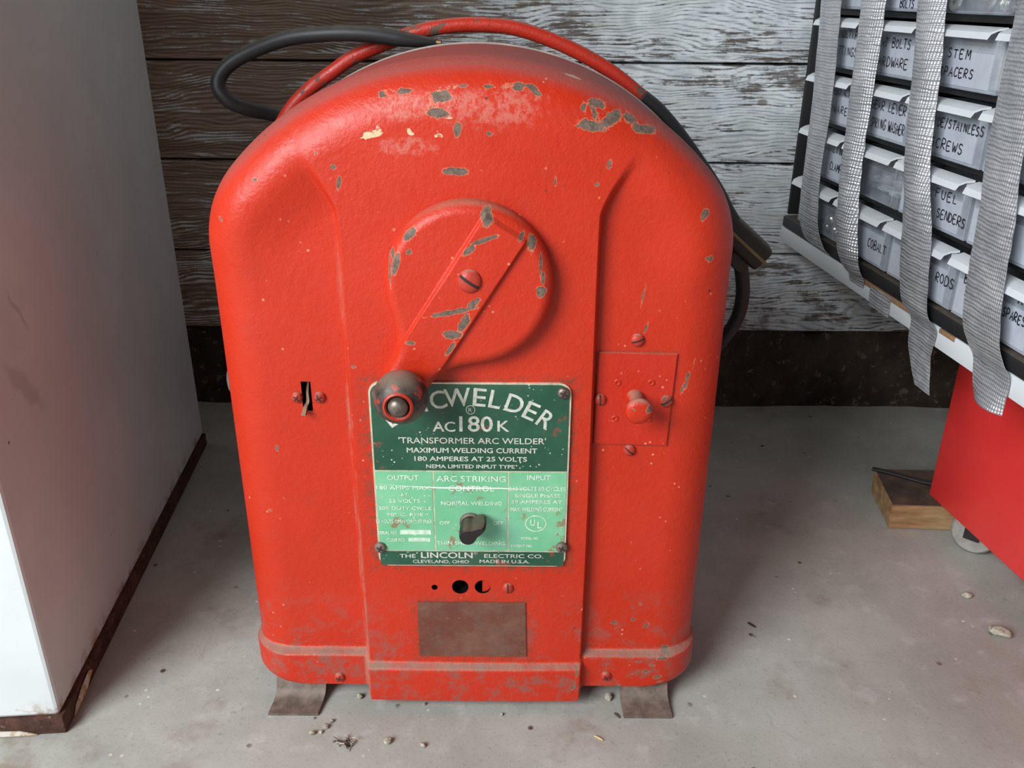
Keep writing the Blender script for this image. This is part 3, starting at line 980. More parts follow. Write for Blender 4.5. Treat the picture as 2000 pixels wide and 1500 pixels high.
line(bm, '180 AMPERES AT 25 VOLTS', 810, 1029, 891, 900, 0.00018)
line(bm, 'NEMA LIMITED INPUT TYPE', 833, 1005, 906.5, 914, 0.00014)
M_LET = plain('silver_print', lin(205, 205, 192), 0.4, 0.2, 0.2, 150, 0.05)
sub('lettering', bm, M_LET, nameplate, smooth=False)['label'] = 'large silver lettering'
bm = bmesh.new()
line(bm, 'THE', 781, 812, 1081, 1088.5, 0.0001); line(bm, 'LINCOLN', 823, 923, 1077.5, 1089, 0.00025)
ringtext(bm, 929, 1079.5, 3.4, 3.4, 0.0003); line(bm, 'R', 927.4, 931, 1077.8, 1081.4)
line(bm, 'ELECTRIC CO.', 946, 1061, 1081.5, 1089, 0.0001)
line(bm, 'CLEVELAND, OHIO', 807, 916, 1092.5, 1099, 0.0001); line(bm, 'MADE IN U.S.A.', 937, 1034, 1092.5, 1099, 0.0001)
sub('maker_lettering', bm, M_LET, nameplate, smooth=False)['label'] = 'silver maker name along the bottom'
bm = bmesh.new()
for a in [('OUTPUT', 757, 818, 927, 937), ('180 AMPS MAX.', 736, 843, 948, 955.5), ('AT', 783, 797, 961.8, 968.7), ('25 VOLTS', 760, 821, 974, 981),
          ('20% DUTY CYCLE', 740, 843, 988.3, 995), ('90° C. RISE', 756, 827, 1001, 1007), ('52 VOLTS OPEN CIRCUIT MAX.', 735, 846, 1014, 1021), ('SERIAL NO.', 740, 777, 1036.5, 1043), ('CODE NO.', 756, 792, 1050, 1056.7),
          ('ARC STRIKING', 853, 988, 928.5, 940), ('CONTROL', 876, 965, 947.5, 958.5), ('NORMAL WELDING', 862, 980, 978.5, 986), ('OFF', 859, 879, 1017, 1024), ('OFF', 963, 983, 1017, 1024), ('THIN SHEET WELDING', 854, 986, 1056, 1063.5),
          ('INPUT', 1030, 1076, 927, 937), ('230 VOLTS 60 CYCLES', 995, 1105, 950, 958), ('SINGLE PHASE', 1006, 1095, 963.5, 971), ('39 AMPERES AT', 999, 1098, 976, 983), ('MAX. WELDING CURRENT', 998, 1099, 990, 998),
          ('U', 1036, 1045, 1013, 1026), ('L', 1050, 1058, 1018, 1031), ('MODEL NO.', 1018, 1053, 1048, 1053), ('PATENT NO.', 999, 1041, 1063, 1068)]:
    line(bm, *a, bold=0.00012)
ringtext(bm, 1046.5, 1022, 19.5, 16, 0.0009)
for (xa, xb, ya, yb) in ((782, 842, 1034.5, 1043), (798, 840, 1050, 1057)):
    a = pp(xa, yb); b = pp(xb, ya)
    vs = [bm.verts.new((x, YP - 0.0005, z)) for x, z in ((a.x, a.z), (b.x, a.z), (b.x, b.z), (a.x, b.z))]
    bm.faces.new(vs)
sub('small_print', bm, plain('pale_print', lin(206, 226, 202), 0.45, 0.1, 0.2, 150, 0.05), nameplate, smooth=False)['label'] = 'fine pale green print'
# scratch across the light field is bare metal
bm = bmesh.new()
prev = None
for x, y, w in ((740, 945, 0.1), (800, 949, 0.25), (860, 952, 0.9), (920, 952.5, 1.1), (980, 953, 0.7), (1040, 956, 0.15)):
    p = pp(x, y); a = bm.verts.new((p.x, YP - 0.00075, p.z + w * 0.0009)); b = bm.verts.new((p.x, YP - 0.00075, p.z - w * 0.0009))
    if prev: bm.faces.new((prev[0], prev[1], b, a))
    prev = (a, b)
sub('scratch', bm, plain('bright_scratch', lin(232, 238, 226), 0.4, 0.1, 0.05), nameplate, smooth=False)
for (x, y, m) in ((1101, 768, M_STEEL), (743, 1069, M_DARKSTEEL), (1097, 1069, M_DARKSTEEL), (739, 770, M_DARKSTEEL)):
    screw(x, y, YP - 0.001, 0.0058, 0.003, slot=25, mat=m, name='plate_screw', cross=True)

# control knob on the nameplate
kc = pp(919, 1019)
bm = bmesh.new(); lathe(bm, [(0.0105, 0.002), (0.0105, -0.003), (0.009, -0.0045), (0.009, 0.0)], kc, (0, 1, 0), 36)
P('knob_bushing', bm, M_DARKSTEEL, welder)
def toggle():
    bm = bmesh.new()
    # outline: round body with a pointer to the upper right
    out = []
    rad = 0.0086
    for k in range(48):
        a = 2 * math.pi * k / 48
        r = rad
        da = math.atan2(math.sin(a - R(32)), math.cos(a - R(32)))
        r += 0.0115 * math.exp(-(da / 0.34) ** 2)
        out.append((r * math.cos(a), r * math.sin(a)))
    rings = []
    for (dy, sc, sx) in ((-0.002, 0.86, 0), (-0.006, 0.96, 0), (-0.018, 1.0, 0.0), (-0.0255, 0.97, 0), (-0.028, 0.86, 0)):
        rings.append([bm.verts.new((kc.x + x * sc - 0.0012, kc.y + dy, kc.z + z * sc)) for x, z in out])
    for a, b in zip(rings[:-1], rings[1:]):
        for k in range(48): bm.faces.new((a[k], a[(k + 1) % 48], b[(k + 1) % 48], b[k]))
    bm.faces.new(rings[0]); bm.faces.new(rings[-1][::-1])
    return bm
def mat_dusty_black(name, c=lin(44, 38, 34), d=lin(140, 116, 88), lo=0.3):
    t = NT(name); co = t.obj_co()
    n = t.noise(co, 90, 5, 0.7)
    nz = t.xyz(t.n('ShaderNodeNewGeometry').outputs['Normal'])[2]
    m = t.math('MULTIPLY', t.ramp(nz, lo, 1.0), t.ramp(n, 0.2, 0.7, 0.4, 0.9))
    col = t.mix(m, t.mix(n, c, tuple(v * 1.6 for v in c[:3]) + (1,)), d)
    return t.done(col, 0.5, 0, t.bump(n, 0.2, 0.0008), 0.4)
P('control_knob', toggle(), mat_dusty_black('dusty_black_knob', lin(30, 25, 24), lin(96, 80, 66), 0.7), welder)['label'] = 'dusty black pointer knob'

# old paper label below
a = ony(820, 1279, YF - 0.001); b = ony(1026, 1176, YF - 0.001)
bm = bmesh.new()
N = 24
gr = [[bm.verts.new((a.x + (b.x - a.x) * i / N + 0.0004 * mnoise.noise(Vector((j * .9, 1, i * .2))) + (0.002 * (1 - j / N) if i == N else 0), YF - 0.0026 - 0.0001 * mnoise.noise(Vector((i, j, 0.5))), a.z + (b.z - a.z) * j / N + 0.0005 * mnoise.noise(Vector((i * .7, 2, j * .3))))) for j in range(N + 1)] for i in range(N + 1)]
for i in range(N):
    for j in range(N): bm.faces.new((gr[i][j], gr[i + 1][j], gr[i + 1][j + 1], gr[i][j + 1]))
rim = [e for e in bm.edges if e.is_boundary]
ext = bmesh.ops.extrude_edge_only(bm, edges=rim)
bmesh.ops.translate(bm, verts=[v for v in ext['geom'] if isinstance(v, bmesh.types.BMVert)], vec=(0, 0.0012, 0))
t = NT('scorched_label'); co = t.obj_co()
n1 = t.noise(co, 60, 6, 0.75); n2 = t.noise(co, 24, 5, 0.7); n3 = t.noise(t.mapping(co, scale=(1, 1, 2.4)), 130, 5, 0.75)
col = t.mix(t.ramp(n2, 0.35, 0.68), lin(108, 62, 50), lin(120, 86, 72))
col = t.mix(t.math('MULTIPLY', t.ramp(n1, 0.52, 0.62), 0.5), col, lin(96, 82, 72))
col = t.mix(t.math('MULTIPLY', t.ramp(n3, 0.60, 0.68), 0.6), col, lin(142, 110, 88))
M_LABEL = t.done(col, 0.8, 0, t.bump(n1, 0.3, 0.0006), 0.2)
P('warning_label', bm, M_LABEL, welder, smooth=False)['label'] = 'scorched brown paper label, unreadable'

# cover plate on the right with its pull knob
YC = YF + POCK - 0.0025
q = [ony(1170, 688, YC), ony(1324, 692, YC), ony(1302, 871, YC), ony(1152, 867, YC)]
q = [Vector((max(v.x, XC + RIDGE + 0.0045), v.y, v.z)) for v in q]
bm = bmesh.new()
f = [bm.verts.new((v.x, YC, v.z)) for v in q]; b = [bm.verts.new((v.x, YF + POCK + 0.002, v.z)) for v in q]
bm.faces.new(f); bm.faces.new(b[::-1])
for k in range(4): bm.faces.new((f[k], f[(k + 1) % 4], b[(k + 1) % 4], b[k]))
bmesh.ops.bevel(bm, geom=[e for e in bm.edges if all(v in f for v in e.verts)], offset=0.0006, segments=2, affect='EDGES')
cover = P('cover_plate', bm, paint('red_pebbled_paint', base=lin(186, 40, 18), dust_lo=0.6, noise_chip=-0.03), welder)
screw(1172, 780, YC, 0.0058, slot=88); screw(1301, 783, YC, 0.006, slot=-30)
for (x, y) in ((1206, 747), (1272, 747), (1201, 817), (1266, 818)):
    c = ony(x, y, YC)
    bm = bmesh.new(); lathe(bm, [(0.0032, 0.001), (0.0032, -0.0006), (0.0026, -0.0011), (0.0017, -0.0009), (0.0013, 0.0002), (0.0, 0.0003)], c, (0, 1, 0), 20)
    P('rivet', bm, M_RED, welder)
kc2 = ony(1240, 777, YC)
bm = bmesh.new()
lathe(bm, [(0.0085, 0.001), (0.0080, -0.004), (0.0068, -0.010), (0.0066, -0.018), (0.0085, -0.022), (0.0112, -0.0245), (0.0122, -0.027), (0.0121, -0.0295), (0.0105, -0.0315), (0.006, -0.0325), (0, -0.0327)], kc2, (0, 1, 0), 44)
kch = [(kc2 + Vector((0.0085, -0.03, 0.003)), 0.003, 0.004, 0), (kc2 + Vector((-0.005, -0.031, 0.0035)), 0.002, 0.001, 30)]
pk_ = P('pull_knob', bm, paint('red_knob_paint', kch, dust_lo=0.2, dust_hi=0.95, dust_amt=0.85), welder)
wear_field(pk_.data, 'chips', spots(kch))

# red tubular handle arching over the back
hp = [(532, 390), (526, 300), (560, 225), (600, 178), (650, 140), (700, 107), (800, 67), (860, 53), (930, 48), (1010, 56), (1100, 88), (1180, 131), (1240, 177), (1292, 228), (1322, 300), (1318, 390)]
bm = bmesh.new()
pts = spline([ony(x, y, 0.975) for x, y in hp], 8)
tube(bm, pts, 0.0074, 20)
M_HAND = paint('red_handle_paint', base=lin(170, 40, 24), noise_chip=0.115, dust_lo=0.65, dust_hi=1.0, dust_amt=0.45)
P('handle', bm, M_HAND, welder)['label'] = 'red painted tubular handle with chipped paint'
for (x, y) in ((532, 390), (1318, 390)):
    c = ony(x, y, 0.975)
    bm = bmesh.new(); tube(bm, [Vector((c.x, 0.975, c.z)), Vector((c.x * 0.97, 0.935, c.z - 0.004))], 0.0074, 16)
    P('handle_mount', bm, M_RED, welder)
# round grey knob on the left flank
c = Vector((XC - W + 0.008, 0.885, 0.312))
bm = bmesh.new()
lathe(bm, [(0.012, -0.01), (0.012, 0.022), (0.021, 0.025), (0.0225, 0.030), (0.0215, 0.040), (0.017, 0.046), (0.009, 0.049), (0, 0.05)], c, (-1, 0, 0), 36)
P('side_knob', bm, plain('grey_plastic', lin(120, 118, 114), 0.5), welder)['label'] = 'grey round knob on the left flank'

# ------------------------------------------------------------------ cables
M_RUB = mat_dusty_black('dusty_black_rubber', lin(26, 27, 28), lin(84, 80, 72), 0.3)
t = thing('welding_cable', 'stiff black welding cable looped out over the left shoulder of the red welder', 'cable', ony(425, 170, 0.97))
bm = bmesh.new()
lp = [(856, 84, .955), (800, 78, .953), (720, 67, .953), (640, 66, .957), (560, 75, .966), (485, 103, .975), (440, 133, .975), (426, 168, .97), (448, 198, .97), (488, 213, .98), (525, 221, .993), (560, 228, 1.0), (610, 250, 1.003), (640, 300, 1.003), (650, 420, 1.003)]
pts = spline([ony(x, y, yy) for x, y, yy in lp] + [Vector((-0.19, 1.01, 0.27)), Vector((-0.20, 1.02, 0.10)), Vector((-0.16, 1.06, 0.014)), Vector((-0.08, 1.16, 0.0082)), Vector((0.02, 1.20, 0.0082))], 8)
n = len(pts)
tube(bm, pts, [0.0078 - 0.0045 * max(0, 1 - i / 10) for i in range(n)], 20)
P('cable_sheath', bm, M_RUB, t)
bm = bmesh.new(); tube(bm, [ony(862, 83.5, .953), ony(840, 82, .955), ony(828, 81, .955)], [0.003, 0.0025, 0.002], 10)
P('bare_wire', bm, plain('brass_wire', lin(120, 92, 60), 0.5, 0.6), t)

t = thing('power_cord', 'black power cord with a big plug hanging beside the right side of the welder', 'power cord', ony(1460, 480, 0.985))
bm = bmesh.new()
cp = [(1255, 190, .9515), (1285, 215, .9515), (1325, 262, .952), (1365, 318, .955), (1398, 368, .963), (1420, 410, .975), (1432, 430, .98)]
tube(bm, spline([ony(x, y, yy) for x, y, yy in cp], 8), 0.0078, 18)
cp = [(1445, 508, .985), (1450, 545, .995), (1450, 580, 1.0), (1440, 620, 1.005), (1418, 655, 1.01), (1385, 690, 1.02)]
tube(bm, spline([ony(x, y, yy) for x, y, yy in cp] + [Vector((0.19, 1.02, 0.24)), Vector((0.13, 1.01, 0.11)), Vector((0.05, 1.02, 0.022)), Vector((-0.03, 1.05, 0.0085)), Vector((-0.12, 1.10, 0.0085))], 8), 0.0082, 18)
P('cord', bm, M_RUB, t)
# plug body: a chamfered block turned to the lower right
bm = bmesh.new()
pc = ony(1455, 473, 0.985)
rot = Matrix.Translation(pc) @ Matrix.Rotation(R(-8), 4, 'Z') @ Matrix.Rotation(R(40), 4, 'Y')
box(bm, -0.036, 0.030, -0.016, 0.018, -0.015, 0.015, 0.006, mat=rot, seg=3)
M_PLUG = mat_dusty_black('dirty_brown_plug', lin(34, 29, 24), lin(84, 72, 50), 0.2)
P('plug', bm, M_PLUG, t)
bm = bmesh.new()
box(bm, -0.030, 0.031, -0.0172, -0.0155, -0.002, 0.002, 0.0008, mat=rot)
P('plug_seam', bm, plain('brass_edge', lin(122, 104, 66), 0.5, 0.3), t)
bm = bmesh.new()
rot2 = Matrix.Translation(ony(1436, 505, 0.985)) @ Matrix.Rotation(R(40), 4, 'Y')
box(bm, -0.010, 0.014, -0.011, 0.011, -0.009, 0.009, 0.004, mat=rot2, seg=2)
P('cord_clamp', bm, M_PLUG, t)

# ------------------------------------------------------------------ white enamel cabinet on the left
A = Vector((-0.4597, 0.6835, 0)); ang = math.atan2(0.0902, 0.9959)
CM = Matrix.Translation(A) @ Matrix.Rotation(ang, 4, 'Z')
def mat_enamel():
    t = NT('white_enamel'); co = t.obj_co()
    a = t.noise(co, 5, 4, 0.6); b = t.noise(co, 30, 5, 0.7)
    col = t.mix(t.ramp(a, 0.3, 0.7), lin(204, 208, 208), lin(218, 222, 222))
    z = t.xyz(co)[2]
    nn = t.noise(t.mapping(co, scale=(1, 1, 0.5)), 70, 5, 0.75)
    reg = t.ramp(t.noise(t.vmath('ADD', co, (3, 3, 3)), 5, 2), 0.5, 0.64)
    rust = t.math('MULTIPLY', t.ramp(nn, 0.66, 0.71), reg)
    col = t.mix(t.math('MULTIPLY', rust, 0.85), col, lin(110, 66, 46))
    edge = t.math('MULTIPLY', t.ramp(z, 0.045, 0.022), t.ramp(b, 0.45, 0.6))
    col = t.mix(t.math('MULTIPLY', edge, 0.8), col, lin(140, 92, 50))
    v = t.voro(co, 26); k = t.noise(co, 7, 2)
    col = t.mix(t.math('MULTIPLY', t.ramp(v, 0.05, 0.03), t.ramp(k, 0.5, 0.58)), col, lin(84, 50, 40))
    # grey rub marks
    for (c, rx, rz, an) in (((-0.47, 0.78, 0.36), 0.012, 0.055, 40), ((-0.475, 0.80, 0.43), 0.004, 0.03, 30)):
        m = t.mapping(t.vmath('ADD', co, t.vmath('SCALE', t.noise(co, 40, 3, out='Color'), 0.02)), c, (R(an), 0, 0), (0.4, rx, rz), 'TEXTURE')
        col = t.mix(t.math('MULTIPLY', t.ramp(t.vmath('LENGTH', m, out=1), 1.1, 0.5), 0.35), col, lin(150, 144, 142))
    return t.done(col, t.ramp(b, 0.3, 0.7, 0.28, 0.42), 0, t.bump(t.noise(co, 180, 2), 0.06, 0.001), 0.5)
cab = thing('metal_cabinet', 'tall white enamelled metal cabinet with rusty brown base strip left of welder', 'cabinet', A)
bm = bmesh.new(); box(bm, -0.62, 0, 0.0, 0.632, 0.021, 1.45, 0.004, mat=CM, seg=2)
P('body', bm, mat_enamel(), cab, angle=12)
t = NT('rusty_base_strip'); co = t.obj_co()
n1 = t.noise(co, 30, 6, 0.75)
col = t.mix(t.ramp(n1, 0.35, 0.65), lin(52, 32, 28), lin(92, 62, 50))
col = t.mix(t.ramp(t.noise(co, 75, 5, 0.7), 0.62, 0.7), col, lin(138, 118, 100))
M_BASE = t.done(col, 0.7, 0, t.bump(n1, 0.5, 0.002), 0.3)
bm = bmesh.new(); box(bm, -0.618, 0.004, -0.004, 0.632, 0.0, 0.0215, 0.002, mat=CM)
P('base_strip', bm, M_BASE, cab)
# flaking white paint still holding on to the base strip
def flake(pts, name, th=0.0012):
    bm = bmesh.new()
    f = [bm.verts.new(CM @ Vector((x, y, z))) for x, y, z in pts]
    nrm = (f[1].co - f[0].co).cross(f[2].co - f[0].co).normalized()
    b = [bm.verts.new(v.co - nrm * th) for v in f]
    bm.faces.new(f); bm.faces.new(b[::-1])
    for k in range(len(f)): bm.faces.new((f[k], f[(k + 1) % len(f)], b[(k + 1) % len(f)], b[k]))
    return P(name, bm, M_FLAKE, cab, smooth=False)
t = NT('flaking_paint'); co = t.obj_co()
n1 = t.noise(co, 60, 6, 0.75)
M_FLAKE = t.done(t.mix(t.ramp(n1, 0.45, 0.6), lin(212, 206, 196), lin(176, 142, 92)), 0.6, 0, t.bump(n1, 0.4, 0.001))
flake([(0.006, 0.018, 0.003), (0.0065, 0.030, 0.004), (0.0075, 0.052, 0.008), (0.0075, 0.072, 0.016), (0.007, 0.066, 0.020), (0.0065, 0.045, 0.017), (0.006, 0.025, 0.010)], 'paint_flake')
flake([(-0.30, -0.0055, 0.002), (-0.024, -0.0055, 0.0015), (-0.040, -0.0055, 0.007), (-0.062, -0.0055, 0.008), (-0.075, -0.0055, 0.017), (-0.30, -0.0055, 0.019)], 'paint_flake')

# ------------------------------------------------------------------ rolling cabinet on the right
B0 = Vector((0.5981, 1.0923, 0)); B1 = Vector((0.6265, 0.8843, 0))
bt = (B1 - B0).normalized()
ba = math.atan2(bt.y, bt.x) + math.pi / 2        # turn so local -y runs along bt
BMx = Matrix.Translation(B0) @ Matrix.Rotation(ba, 4, 'Z')
M_TOOL = (lambda: paint('red_toolbox_paint', base=lin(196, 40, 40), dust_amt=0.1))()
t = NT('red_toolbox_paint_smooth'); co = t.obj_co()
n1 = t.noise(co, 40, 5, 0.7); n0 = t.noise(co, 6, 3)
col = t.mix(t.ramp(n0, 0.3, 0.7), lin(222, 52, 50), lin(230, 60, 56))
v = t.voro(co, 22); k = t.noise(co, 8, 2)
col = t.mix(t.math('MULTIPLY', t.ramp(v, 0.05, 0.03), t.ramp(k, 0.52, 0.6)), col, lin(214, 150, 140))
M_TOOL = t.done(col, t.ramp(n1, 0.3, 0.7, 0.35, 0.5), 0, t.bump(n1, 0.05, 0.001), 0.5)
cart = thing('rolling_tool_cabinet', 'plain red rolling tool cabinet on casters under the taped white board', 'tool cabinet', B0)
bm = bmesh.new(); box(bm, 0, 0.42, -0.62, 0, 0.045, 0.318, 0.004, mat=BMx, seg=3)
P('body', bm, M_TOOL, cart)
M_TYRE = plain('grey_rubber_tyre', lin(150, 146, 138), 0.6, 0, 0.15, 90)
M_HUB = plain('black_hub', lin(30, 28, 27), 0.5)
def caster(p, ax, r, wd):
    p = Vector(p); ax = Vector(ax).normalized()
    c = p + Vector((0, 0, r))
    bm = bmesh.new()
    lathe(bm, [(r * 0.55, -wd / 2), (r * 0.86, -wd / 2), (r * 0.97, -wd * 0.36), (r, -wd * 0.12), (r, wd * 0.12), (r * 0.97, wd * 0.36), (r * 0.86, wd / 2), (r * 0.55, wd / 2)], c, ax, 44)
    w = P('caster_wheel', bm, M_TYRE, cart)
    bm = bmesh.new(); lathe(bm, [(r * 0.55, -wd * 0.42), (r * 0.5, -wd * 0.30), (r * 0.2, -wd * 0.28), (r * 0.16, -wd * 0.55), (r * 0.08, -wd * 0.6), (0, -wd * 0.6)], c, ax, 30)
    h = obj('hub', bm, M_HUB, None); h.parent = w
    bm = bmesh.new()
    side = Vector((-ax.y, ax.x, 0))
    for s in (-1, 1):
        q = c + ax * (s * wd * 0.72)
        vs = box(bm, -0.010, 0.010, -0.0012, 0.0012, -0.006, 0.046 - r + 0.001, mat=Matrix.Translation(q) @ Matrix.Rotation(math.atan2(side.y, side.x), 4, 'Z'))
    q = c + Vector((0, 0, 0.046 - r))
    box(bm, -0.014, 0.014, -wd * 0.8, wd * 0.8, -0.001, 0.002, mat=Matrix.Translation(q) @ Matrix.Rotation(math.atan2(side.y, side.x), 4, 'Z'))
    P('caster_fork', bm, M_HUB, cart)
caster((0.6345, 1.020, 0), (0.75, 0.85, 0), 0.030, 0.020)
caster((0.690, 0.842, 0), (-0.85, 0.5, 0), 0.030, 0.022)
caster((0.95, 1.05, 0), (0.9, 0.4, 0), 0.030, 0.022)
caster((0.99, 0.62, 0), (0.9, 0.4, 0), 0.030, 0.022)

# ------------------------------------------------------------------ board and drawer organizer: s along the face (toward the viewer), d outward, z up
TD = Vector((0.0995, -0.995, 0)).normalized(); ND = Vector((-0.995, -0.0995, 0)).normalized(); P0 = Vector((0.498, 1.0, 0))
OM = Matrix(((TD.x, ND.x, 0, P0.x), (TD.y, ND.y, 0, P0.y), (0, 0, 1, 0), (0, 0, 0, 1)))   # (s, d, z) -> world
def sdz(s, d, z): return OM @ Vector((s, d, z))
board = thing('shelf_board', 'white painted chipboard shelf lying on the red tool cabinet', 'shelf board', sdz(0, -0.15, 0.319))
t = NT('white_melamine'); co = t.obj_co()
n1 = t.noise(t.mapping(co, scale=(1, 1, 4)), 40, 5, 0.7)
M_MELA = t.done(t.mix(t.ramp(n1, 0.62, 0.75), lin(214, 220, 222), lin(150, 152, 152)), 0.45, 0, t.bump(n1, 0.08, 0.001), 0.4)
bm = bmesh.new(); box(bm, -0.467, 0.62, -0.42, 0.0, 0.319, 0.344, 0.0012, mat=OM)
P('board', bm, M_MELA, board)
t = NT('torn_chipboard'); co = t.obj_co()
n1 = t.noise(co, 260, 5, 0.7)
M_CHIPB = t.done(t.mix(n1, lin(112, 82, 60), lin(176, 142, 108)), 0.9, 0, t.bump(n1, 0.6, 0.001), 0.1)
bm = bmesh.new()
box(bm, -0.165, -0.035, -0.004, 0.0014, 0.3375, 0.3442, 0.001, mat=OM); box(bm, 0.03, 0.062, -0.004, 0.0014, 0.3385, 0.3442, 0.001, mat=OM)
P('torn_edge', bm, M_CHIPB, board)['label'] = 'torn edge showing brown chipboard'

org = thing('drawer_organizer', 'black small-parts organizer of clear drawers standing on the white board', 'organizer', sdz(0, -0.1, 0.344))
M_FRAME = mat_dusty_black('black_plastic_frame', lin(30, 30, 31), lin(104, 94, 82), 0.15)
M_NAVY = plain('dark_blue_plastic', lin(26, 32, 46), 0.5, 0, 0.1)
ROWZ = [0.368, 0.4455, 0.5235, 0.600, 0.677, 0.754]
COLS = [-0.409, -0.258, -0.1115, 0.0405, 0.193, 0.345]
S0, S1, DEP = -0.462, 0.352, -0.19
bm = bmesh.new()
box(bm, S0, S1, DEP, 0.002, 0.3445, 0.3635, 0.004, mat=OM)            # bottom bar
box(bm, S0, S1, DEP, -0.004, 0.754, 0.772, 0.004, mat=OM)              # top
box(bm, S0, S0 + 0.007, DEP, -0.004, 0.3655, 0.754, 0.002, mat=OM)
box(bm, S1 - 0.007, S1, DEP, -0.004, 0.3655, 0.754, 0.002, mat=OM)
box(bm, S0 + 0.007, S1 - 0.007, DEP, DEP + 0.006, 0.3655, 0.754, mat=OM)
for z in ROWZ[1:-1]: box(bm, COLS[0], S1 - 0.007, DEP + 0.006, -0.008, z - 0.0035, z + 0.0035, mat=OM)
for s in COLS[:-1]: box(bm, s - 0.002, s + 0.002, DEP + 0.006, -0.010, 0.3655, 0.754, mat=OM)
P('frame', bm, M_FRAME, org)
bm = bmesh.new(); box(bm, S0 + 0.0072, COLS[0] - 0.0022, DEP + 0.007, -0.030, 0.366, 0.7535, mat=OM)
P('side_panel', bm, M_NAVY, org)['label'] = 'dark blue recessed side panel'

def mat_clear(name, tint, rough, trans):
    t = NT(name); co = t.obj_co()
    n = t.noise(co, 45, 4, 0.6)
    m = t.done(t.mix(n, tint, tuple(min(1, v * 1.15) for v in tint[:3]) + (1,)), t.ramp(n, 0.3, 0.7, rough, rough + 0.1), 0, t.bump(n, 0.1, 0.001), 0.5)
    t.b.inputs['Transmission Weight'].default_value = trans
    t.b.inputs['IOR'].default_value = 1.25
    return m
def mat_sheet(name, tint, alpha, rough):
    t = NT(name); co = t.obj_co()
    n = t.noise(co, 38, 4, 0.6)
    m = t.done(t.mix(n, tint, tuple(min(1, v * 1.15) for v in tint[:3]) + (1,)), rough, 0, t.bump(n, 0.12, 0.001), 0.5)
    t.set(t.b.inputs['Alpha'], t.ramp(n, 0.3, 0.7, alpha - 0.06, alpha + 0.06))
    return m
M_CLEAR = mat_sheet('clear_drawer_plastic', lin(196, 204, 214), 0.36, 0.22)
M_CLEARER = mat_sheet('see_through_drawer_plastic', lin(196, 204, 214), 0.17, 0.2)
M_FROST = mat_sheet('frosted_label_plastic', lin(206, 212, 222), 0.55, 0.35)
M_LIP = mat_clear('frosted_drawer_lip', lin(226, 230, 232), 0.3, 0.25)
M_INK = plain('black_marker', lin(24, 24, 34), 0.5, 0, 0.2)

# stroke letters for the handwriting, on a 4 x 6 grid
G = {'A': [[(0, 0), (2, 6), (4, 0)], [(0.8, 2.2), (3.2, 2.2)]], 'B': [[(0, 0), (0, 6), (3, 5.6), (3.2, 4), (0.2, 3.2), (3.6, 2.4), (3.4, 0.6), (0, 0)]],
     'C': [[(3.8, 5), (2.4, 6), (0.6, 4.8), (0.2, 2), (1.4, 0.2), (3.8, 0.9)]], 'D': [[(0, 0), (0.2, 6), (2.8, 5), (3.8, 3), (2.8, 0.8), (0, 0)]],
     'E': [[(3.6, 6), (0, 5.8), (0.1, 0), (3.8, 0.2)], [(0.1, 3.1), (2.8, 3.1)]], 'F': [[(3.6, 6), (0, 5.8), (0.1, 0)], [(0.1, 3.1), (2.8, 3.1)]],
     'G': [[(3.8, 5), (2.2, 6), (0.4, 4.6), (0.3, 1.6), (1.8, 0), (3.8, 1), (3.7, 2.7), (2.2, 2.6)]], 'H': [[(0, 6), (0.1, 0)], [(3.6, 6), (3.7, 0)], [(0, 3), (3.6, 3.2)]],
     'I': [[(1, 6), (1.1, 0)]], 'L': [[(0.2, 6), (0.1, 0.1), (3.6, 0.3)]], 'M': [[(0, 0), (0.5, 6), (2.2, 2.2), (4, 6), (4.4, 0)]], 'N': [[(0, 0), (0.2, 6), (3.5, 0.2), (3.7, 6)]],
     'O': [[(2, 6), (0.3, 4.4), (0.3, 1.6), (2, 0), (3.7, 1.6), (3.6, 4.5), (2, 6)]], 'P': [[(0.1, 0), (0.2, 6), (3, 5.6), (3.4, 4.2), (2.6, 3), (0.2, 2.7)]],
     'R': [[(0, 0), (0.2, 6), (3, 5.6), (3.2, 4.2), (2.4, 3.2), (0.2, 2.9), (3.7, 0)]], 'S': [[(3.6, 5.2), (2, 6), (0.5, 4.8), (1.2, 3.5), (3.1, 2.6), (3.4, 1), (1.8, 0), (0.2, 0.9)]],
     'T': [[(-0.2, 5.9), (4.2, 6)], [(2, 6), (1.9, 0)]], 'U': [[(0.1, 6), (0.2, 1.4), (1.8, 0), (3.5, 1.2), (3.7, 6)]], 'V': [[(0, 6), (1.9, 0), (3.9, 6)]], 'W': [[(0, 6), (1.1, 0), (2.3, 4), (3.4, 0), (4.8, 6)]],
     'K': [[(0.1, 6), (0.2, 0)], [(3.6, 6), (0.3, 2.8), (3.7, 0)]], '/': [[(0.4, -1), (3, 7)]], '+': [[(2, 5), (2, 1)], [(0.2, 3), (3.9, 3)]], ' ': []}
